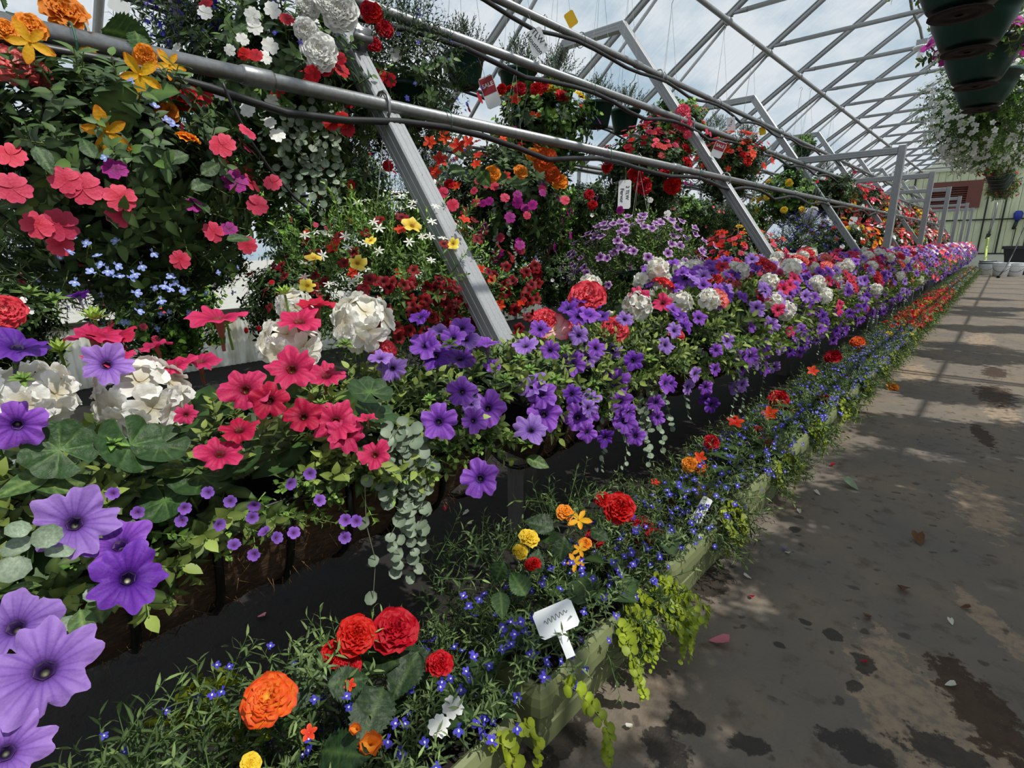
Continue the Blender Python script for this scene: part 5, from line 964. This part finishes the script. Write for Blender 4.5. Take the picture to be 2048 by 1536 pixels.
# --- pots strung along the overhead line above the aisle
AX = -.30
rows = [(3.05, 'small', [('lobelia_pale', 20, .03, -20, 50)], 'with pale blue sprays'), (3.65, None, [], 'plain and bulging'), (4.46, 'small', [('petunia_magenta', 16, .10, -20, 50), ('bacopa_white', 14, .03, -30, 30)], 'with magenta petunias'), (5.26, None, [], 'with nothing but its strap showing'), (6.05, 'white', [('bacopa_white', 520, .046, -70, 70)], 'overflowing with white bacopa'), (6.85, 'white', [('bacopa_white', 520, .046, -70, 60)], 'hidden in white bacopa'), (7.65, 'white', [('bacopa_white', 260, .046, -70, 60), ('far_pink', 10, .06, -60, 0)], 'of white bacopa with pink tips'), (8.5, 'tuft', [('petunia_magenta', 30, .07, -40, 60)], 'of frilly pink petunias'), (9.3, 'tuft', [('far_red', 60, .06, -60, 60), ('far_pink', 16, .07, 0, 70)], 'of rusty red blossoms'), (10.1, 'tuft', [('far_red', 60, .06, -70, 60)], 'of deep red blossoms')]+[(10.9+.8*i, None, [], 'a bare rim in the far string') for i in range(5)]+[(14.9, 'tuft', [('far_red', 30, .06, -50, 60), ('lobelia_dark', 20, .05, -40, 60)], 'of yellow-green leaves and red blossoms'), (15.8, None, [], 'a bare rim past the red blossoms'), (16.7, 'tuft', [('far_red', 24, .07, -40, 60), ('far_yellow', 10, .07, 0, 60)], 'low at the end of the line')]
BOWL = mesh('pot', lathe([(.02, -.20), (.11, -.20), (.118, -.19), (.165, -.09), (.178, -.02), (.190, -.02), (.195, -.01), (.195, .008), (.183, .01), (.17, -.02), (0, -.03)], 26), POTG, True)
part('overhead_line', tube([(AX, y, 3.05) for y in (-1, 10, 20, 31)], .02, 8), GALV, smooth=True, label='galvanised pipe line over the aisle carrying the hanging bowls', category='pipe')
for i, (y, st, fl_, lab) in enumerate(rows):
    o = basket((AX, y, 2.31), st, f'{ordn[i]} dark green hanging bowl over the aisle, {lab}', fl_, (AX, y, 3.0), group='green bowls strung over the aisle', name='hanging_bowl', pot=False, sc_=1.25 if st == 'white' else .95)
    add('pot_base', POTB, add('pot', BOWL, o), scale=1.1)

# ================================================================== TAGS AND CARDS
def text_shape(txt, size):
    c = bpy.data.curves.new('lettering', 'FONT'); c.body = txt; c.size = size; c.align_x = 'CENTER'; c.align_y = 'CENTER'; c.extrude = .0002; c.offset = size*.012
    o = bpy.data.objects.new('lettering', c); COL.objects.link(o); dg = bpy.context.evaluated_depsgraph_get()
    me = bpy.data.meshes.new_from_object(o.evaluated_get(dg)); bpy.data.objects.remove(o); return me
def tag_at(label, px, py, w, h, X, ang, mat, texts=(), hole=True, nrm=None, cord=.06, name='plant_tag', top_mat=None, stake=False, scribble=False):
    """a plastic tag: w, h in photo pixels, ang = in-plane tilt (degrees clockwise)"""
    P = atX(px, py, X); d = depth(P); W, H = w*d/FPX, h*d/FPX
    nz = np.array(nrm if nrm is not None else face(P, 1, .1, .03)); nz = nz/np.linalg.norm(nz)
    x = np.cross((0, 0, 1), nz); x /= np.linalg.norm(x); y = np.cross(nz, x); a = math.radians(-ang); x, y = x*math.cos(a)+y*math.sin(a), -x*math.sin(a)+y*math.cos(a)
    R = Matrix(np.stack([x, y, nz], 1).tolist()); q = R.to_quaternion()
    o = thing(name, P, label, 'tag'); o.rotation_mode = 'QUATERNION'; o.rotation_quaternion = q
    c = min(W, H)*.12; pl = [(-W/2+c, -H/2), (W/2-c, -H/2), (W/2, -H/2+c), (W/2, H/2-c), (W/2-c, H/2), (-W/2+c, H/2), (-W/2, H/2-c), (-W/2, -H/2+c)]
    cd_ = part('card', extrude(pl, (0, 0, -.0005), (0, 0, .0005), (1, 0, 0)), mat, o)
    if top_mat: part('red_field', box((0, H*.2, .0009), (W*.92, H*.52, .0006)), top_mat, cd_)
    for t, sx, sy, sz, rot, m in texts:
        me = text_shape(t, sz*W); me.materials.append(m); add('lettering', me, cd_, (sx*W, sy*H, .0016), Matrix.Rotation(math.radians(rot), 3, 'Z').to_quaternion())
    if scribble: t_ = np.linspace(0, 1, 40); part('handwriting', tube(np.c_[(-.3+.62*t_)*W, (.02+.10*np.sin(t_*38)*np.exp(-2*(t_-.4)**2)+.10*t_)*H, 0*t_+.001], .0006, 4), INK, cd_)
    if stake: part('stake', box((0, -H*.9, 0), (W*.22, H*.9, .001)), mat, o)
    elif cord: part('cord', tube([(0, H*.42, .001), (.004, H*.5+cord*.5, .002), (0, H*.5+cord, 0)], .0012, 4), CORD, o)
    return o
tag_at('white stake tag with faint handwriting in the second floor planter', 1112, 1238, 84, 54, -.64, -24, TAGW, stake=True, scribble=True)
tag_at('narrow white stake tag standing edge-on in the third floor planter', 1402, 1022, 20, 60, -.66, 22, TAGW, stake=True)
tag_at('pale tag lettered TLW and Houston hanging beneath the upper pipe', 1074, 84, 32, 46, -2.65, -20, TAGW, [('TLW *', .20, .08, .44, -68, INK), ('Houston', -.18, -.04, .38, -68, INK)], cord=.09)
tag_at('red and white sale tag dangling beside the green pot', 980, 184, 30, 58, -2.4, -20, TAGW, [('SALE', 0, .22, .36, 0, TAGW)], top_mat=TAGR, cord=.10)
tag_at('white tag reading Fervor hung before the red begonia basket', 1249, 389, 25, 55, -2.0, 0, TAGW, [('Fervor', -.2, -.03, .40, -90, INK), ('2 TLW', .22, .06, .36, -90, INK)], cord=.08)
tag_at('red and white sale tag in front of the scarlet begonia basket', 1437, 299, 22, 30, -2.1, 22, TAGW, [('SALE', 0, .22, .34, 0, TAGW)], top_mat=TAGR, cord=.03)
tag_at('plain grey tag near the golden begonias by the lowest pipe', 238, 12, 34, 26, -2.2, 25, TAGW, cord=.02)
tag_at('blank white tag between the sloping legs beside the orange begonias', 1705, 445, 13, 22, -1.9, 8, TAGW, cord=.05)
tag_at('curled grey tag hung under the yellow begonia basket', 1618, 433, 18, 30, -1.95, 30, TAGW, cord=.05)
tag_at('faint white handwritten tag hanging beside a pot of grey sprigs', 1462, 250, 16, 28, -2.6, -8, TAGW, [('TLW', 0, .1, .4, 60, INK)], cord=.06)
tag_at('red tag half hidden behind the blue lobelia basket', 860, 195, 18, 30, -2.8, -25, TAGR, cord=.05)
tag_at('bright yellow sticky card clipped to the upper pipe', 1142, 38, 20, 27, -2.75, -30, TAGY, cord=0, name='insect_card')
tag_at('small yellow sticky card on the upper pipe further down the aisle', 1525, 262, 12, 15, -2.72, -10, TAGY, cord=0, name='insect_card')

# ================================================================== DRIP LINES
def drip(label, pts, X, knob=None, r=.0045):
    W = np.array([atX(a, b, X) for a, b in pts]); t = np.linspace(0, len(W)-1, 16); Q = np.stack([np.interp(t, np.arange(len(W)), W[:, i]) for i in range(3)], 1)
    o = thing('drip_tube', Q[0], label, 'drip tube'); part('tube', tube(Q-Q[0], r, 6), RUBBER, o, True)
    if knob is not None: k = atX(*knob, X)-Q[0]; part('connector', move(lathe([(0, -.016), (.010, -.012), (.013, 0), (.010, .012), (0, .016)], 10), k), TIE if knob else RUBBER, o, True)
drip('black drip tube with a green connector running into the coral impatiens basket', [(445, 165), (462, 205), (497, 275), (545, 345), (590, 395), (630, 428)], -1.82, (497, 276))
drip('thin black drip tube looping down from the upper pipe by the Houston tag', [(1120, 52), (1119, 75), (1112, 98), (1100, 120), (1090, 135)], -2.7, (1103, 118), .003)
drip('thin black drip tube sagging from the upper pipe beside the sloping leg', [(1275, 138), (1268, 160), (1255, 175), (1245, 190)], -2.7, None, .003)
drip('thin black drip tube dropping into the red and yellow begonia basket', [(1055, 140), (1053, 190), (1045, 240), (1037, 255)], -2.4, (1037, 220), .003)
drip('thin black drip tube curling behind the blue lobelia basket', [(880, 165), (880, 185), (875, 205), (862, 212)], -2.6, None, .003)

# ================================================================== GABLE END THINGS
def on_gable(px, py, y=GABLE_Y-.12): return atY(px, py, y)
A, B = on_gable(1858, 368), on_gable(1958, 415); vx0, vx1, vz1, vz0 = A[0], B[0], (A[2]+on_gable(1962, 358)[2])/2, B[2]
v = thing('wall_vent', ((vx0+vx1)/2, GABLE_Y-.12, vz0), 'brown louvred exhaust vent box on the pale green end wall', 'vent'); VW, VH = vx1-vx0, vz1-vz0; sw = VW*.72
part('frame', join(box((-VW*.13, 0, VH-.12), (VW*.74, .13, .24)), box((-VW*.13, 0, .06), (VW*.74, .13, .12)), box((VW/2-VW*.13, 0, VH/2), (VW*.26, .14, VH)), box((-VW/2+.06, 0, VH/2), (.12, .12, VH*.98))), BROWN, v)
part('void_sheet', box((-VW*.11, .05, VH/2), (sw, .02, VH*.8)), DARK, v)  # near-black sheet stands in for the shaded opening behind the slats
sl = mesh('slat', box((0, 0, 0), (sw, .09, .018), rotx(.7)), BROWN, False)
for i in range(8): add('slat', sl, v, (-VW*.11, -.0, .17+i*(VH-.46)/7))
P = atY(1800, 346, 21); f_ = thing('circulation_fan', P, 'round caged circulation fan hung beneath the roof purlin', 'fan'); fr = 13*depth(P)/FPX
part('cage', join(*[tube([(rr*math.cos(a), yy, rr*math.sin(a)) for a in np.linspace(0, 6.283, 21)], .008, 4, False) for rr, yy in ((fr, -.06), (fr, .06), (fr*.7, -.08), (fr*.4, -.09))], *[tube([(0, -.1, 0), (fr*math.cos(a), -.06, fr*math.sin(a))], .005, 4) for a in np.arange(10)*.628]), BUCKET, f_)
for a in np.arange(3)*2.094: part('blade', move(shape([(-.05, -.02, .05), (.05, .02, .05), (.12, .03, fr*.85), (-.10, -.03, fr*.85)], quads([[0, 1, 2, 3]])), (0, 0, 0), roty(a)), BUCKET, f_)
part('motor', lathe([(0, -.08), (.07, -.07), (.07, .07), (0, .08)], 10), ALU, f_); part('bracket', tube([(0, 0, fr), (0, 0, fr+.25)], .012, 5), ALU, f_)
def bucket(px, pyb, wpx, hpx, label, rimm):
    P = atZ(px, pyb, 0); d = depth(P); r = wpx*d/FPX/2; h = hpx*d/FPX
    o = thing('bucket', P, label, 'bucket'); part('body', lathe([(0, 0), (r*.84, 0), (r*.97, h*.86), (r*.97, h), (r*.9, h), (r*.85, h*.1)], 24), BUCKET, o, True)
    part('rim', join(*[lathe([(r*.97, z), (r*1.05, z), (r*1.05, z+h*.05), (r*.97, z+h*.05)], 24) for z in (h*.95, h*.80)]), rimm, o)
    part('handle', tube([(r*1.03*math.cos(a)*(-1), -r*.35-r*.75*math.sin(a)**.8, h*.85-h*.5*math.sin(a)) for a in np.linspace(0, math.pi, 11)], r*.03, 5), RUBBER, o)
bucket(1999, 553, 27, 27, 'white lidded bucket with a hanging handle, middle one of three by the end wall', BUCKET)
bucket(2027, 553, 28, 27, 'white lidded bucket with a hanging handle in front of the black bin', BUCKET)
bucket(1970, 550, 26, 28, 'pale bucket with a dark rim beside the green hose', RUBBER)
P = atZ(2046, 551, 0); P[1] += 1.2; d = depth(P); r_ = 36*d/FPX; h_ = 54*d/FPX
o = thing('waste_bin', P, 'large black bin standing behind the white buckets', 'bin'); part('body', ring_loft(r_*2.2, r_*2, [(-.16, 0), (-.06, h_*.62), (0, h_*.9), (.05, h_*.9), (.05, h_), (-.05, h_), (-.1, h_*.4)], True, 1), BIN, o)
P = on_gable(2036, 432); o = thing('hand_sprayer', P, 'blue spray head with black grip hanging from a cord at the end wall', 'sprayer'); k_ = 8*depth(P)/FPX
part('head', move(lathe([(0, 1.3), (.6, 1.2), (.95, .6), (.85, -.3), (.45, -1.1), (0, -1.2)], 12), k=k_), BLUE, o, True); part('grip', move(tube([(0, 0, -1), (-.2, 0, -2.4), (-.4, 0, -3.2)], [.35, .4, .3], 8), k=k_), RUBBER, o, True)
Q = [on_gable(*q)-P for q in [(2032, 456), (2025, 485), (2018, 520), (2012, 545)]]; part('cord', tube(Q, .02, 5), RUBBER, o)
Q = np.array([on_gable(*q, GABLE_Y-.3) for q in [(1994, 405), (1990, 430), (1982, 455), (1978, 468)]]); o = thing('water_pipe', Q[-1], 'grey water pipe on the end wall feeding the pale green hose', 'pipe'); part('pipe', tube(Q-Q[-1], .04, 8), GALV, o, True); part('tap', tube([(0, 0, 0), (-.05, -.05, -.2)], [.08, .05], 6), RUBBER, o); part('wall_bracket', box((0, .14, .1), (.1, .24, .05)), GALV, o)
Q = np.array([atY(*q) for q in [(1977, 470, 30.9), (1974, 490, 30.9), (1972, 515, 29), (1972, 535, 27), (1974, 552, 25.), (1983, 561, 23.2), (1995, 560, 23.4)]]); o = thing('garden_hose', Q[5], 'pale green garden hose hanging down the end wall and curling onto the floor', 'hose')
Q[-2:, 2] = .03; t = np.linspace(0, 6, 40); part('hose', tube(np.stack([np.interp(t, np.arange(7), Q[:, i]) for i in range(3)], 1)-Q[5], .045, 6), HOSEG, o, True)
Q = np.array([atY(*q) for q in [(1995, 560, 23.4), (2012, 535, 24), (2032, 495, 24.5), (2056, 438, 25)]]); Q[0, 2] = .03; o = thing('watering_wand', Q[0], 'dark watering wand leaning up across the white buckets', 'wand'); part('shaft', tube(Q-Q[0], .022, 6), RUBBER, o, True); part('tip', tube([Q[0]-Q[0], (Q[1]-Q[0])*.08], .05, 6), RUBBER, o)
# lamp on the cross ties
P = atZ(1843, 95, 4.12); o = thing('roof_lamp', P, 'white disc lamp holder with a bulb hung from the roof ties', 'lamp')
s_ = 15*depth(P)/FPX; part('disc', move(lathe([(0, .2), (.9, .15), (1, 0), (.9, -.15), (0, -.2)], 16), k=s_), BUCKET, o, True); part('mount', box((0, 0, s_*.6), (s_*1.2, s_*1.0, s_*.6)), ALU, o); part('bulb', move(lathe([(0, -.2), (.3, -.3), (.35, -.8), (.42, -1.1), (.3, -1.4), (0, -1.5)], 10), k=s_), TAGW, o, True)
Q = np.array([atZ(a, b, z) for a, b, z in ((1818, -20, 4.5), (1824, 20, 4.42), (1840, 55, 4.36), (1846, 88, 4.22))])-P; part('conduit', tube(Q, .02, 6), GALV, o, True)

# ================================================================== FALLEN PETALS ON THE FLOOR
PT = {c: mesh('fallen_petal', petal(1, .7, 3, 3, .4, .1, .25, .1, .08, h, h, h), PETAL, True) for c, h in (('pink', '#e58a98'), ('red', '#c02432'), ('white', '#d9d6c8'), ('violet', '#7a66b0'), ('green', '#8fa283'), ('brown', '#6d4a30'))}
FP = [(515, 1233, 20, 'pink', 'on the dark matting under the bench'), (890, 1022, 14, 'red', 'under the bench near the foot post'), (925, 1030, 16, 'white', 'under the bench near the foot post'), (935, 1048, 10, 'white', 'beside the foot post'), (1175, 946, 16, 'pink', 'on the matting behind the lobelia'), (1195, 945, 12, 'white', 'on the matting behind the lobelia'), (1418, 1281, 40, 'pink', 'long and lying alone in the aisle'), (1497, 1190, 14, 'red', 'in the aisle beside the creeping leaves'), (1720, 1320, 14, 'red', 'beside the damp streak in the aisle'), (1716, 980, 34, 'green', 'leaf pale and dry in mid aisle'), (1503, 1157, 16, 'white', 'at the edge of the olive planter'), (1640, 990, 14, 'white', 'in the aisle below the yellow trailing leaves'), (1600, 1027, 12, 'white', 'close by the yellow trailing leaves'), (1570, 1103, 14, 'white', 'near the trailing lobelia'), (1575, 1100, 12, 'violet', 'near the trailing lobelia'), (1230, 1375, 12, 'white', 'by the foot of the second planter'), (1890, 1370, 20, 'white', 'on the brown stain of the aisle'), (1800, 1170, 34, 'brown', 'curled leaf scrap in mid aisle'), (1840, 1090, 34, 'brown', 'curled reddish scrap up the aisle'), (1740, 1230, 24, 'brown', 'scrap of stem on the aisle floor'), (1265, 1448, 20, 'white', 'bit on the damp patch in the aisle'), (1905, 1250, 16, 'white', 'speck beside the pale crust'), (1660, 932, 12, 'red', 'small and alone far up the aisle'), (1920, 1215, 18, 'brown', 'crumb beside the pale crust')]
for px, py, w, c, wh in FP:
    P = atZ(px, py, 0.004); add('fallen_petal', PT[c], None, P, Matrix.Rotation(random.uniform(0, 6.28), 3, 'Z').to_quaternion(), w*depth(P)/FPX, label=f'{c} fallen petal {wh}' if 'leaf' not in wh and 'scrap' not in wh and 'crumb' not in wh and 'bit' not in wh else f'{c} {wh}', category='petal', group='fallen petals')
P = atZ(1783, 776, .01); o = thing('fallen_blossom', P, 'whole orange begonia blossom lying in the aisle', 'blossom'); flower('begonia_apricot', o, P+np.array([0, 0, .01]), (.2, -.4, .8), 26*depth(P)/FPX)
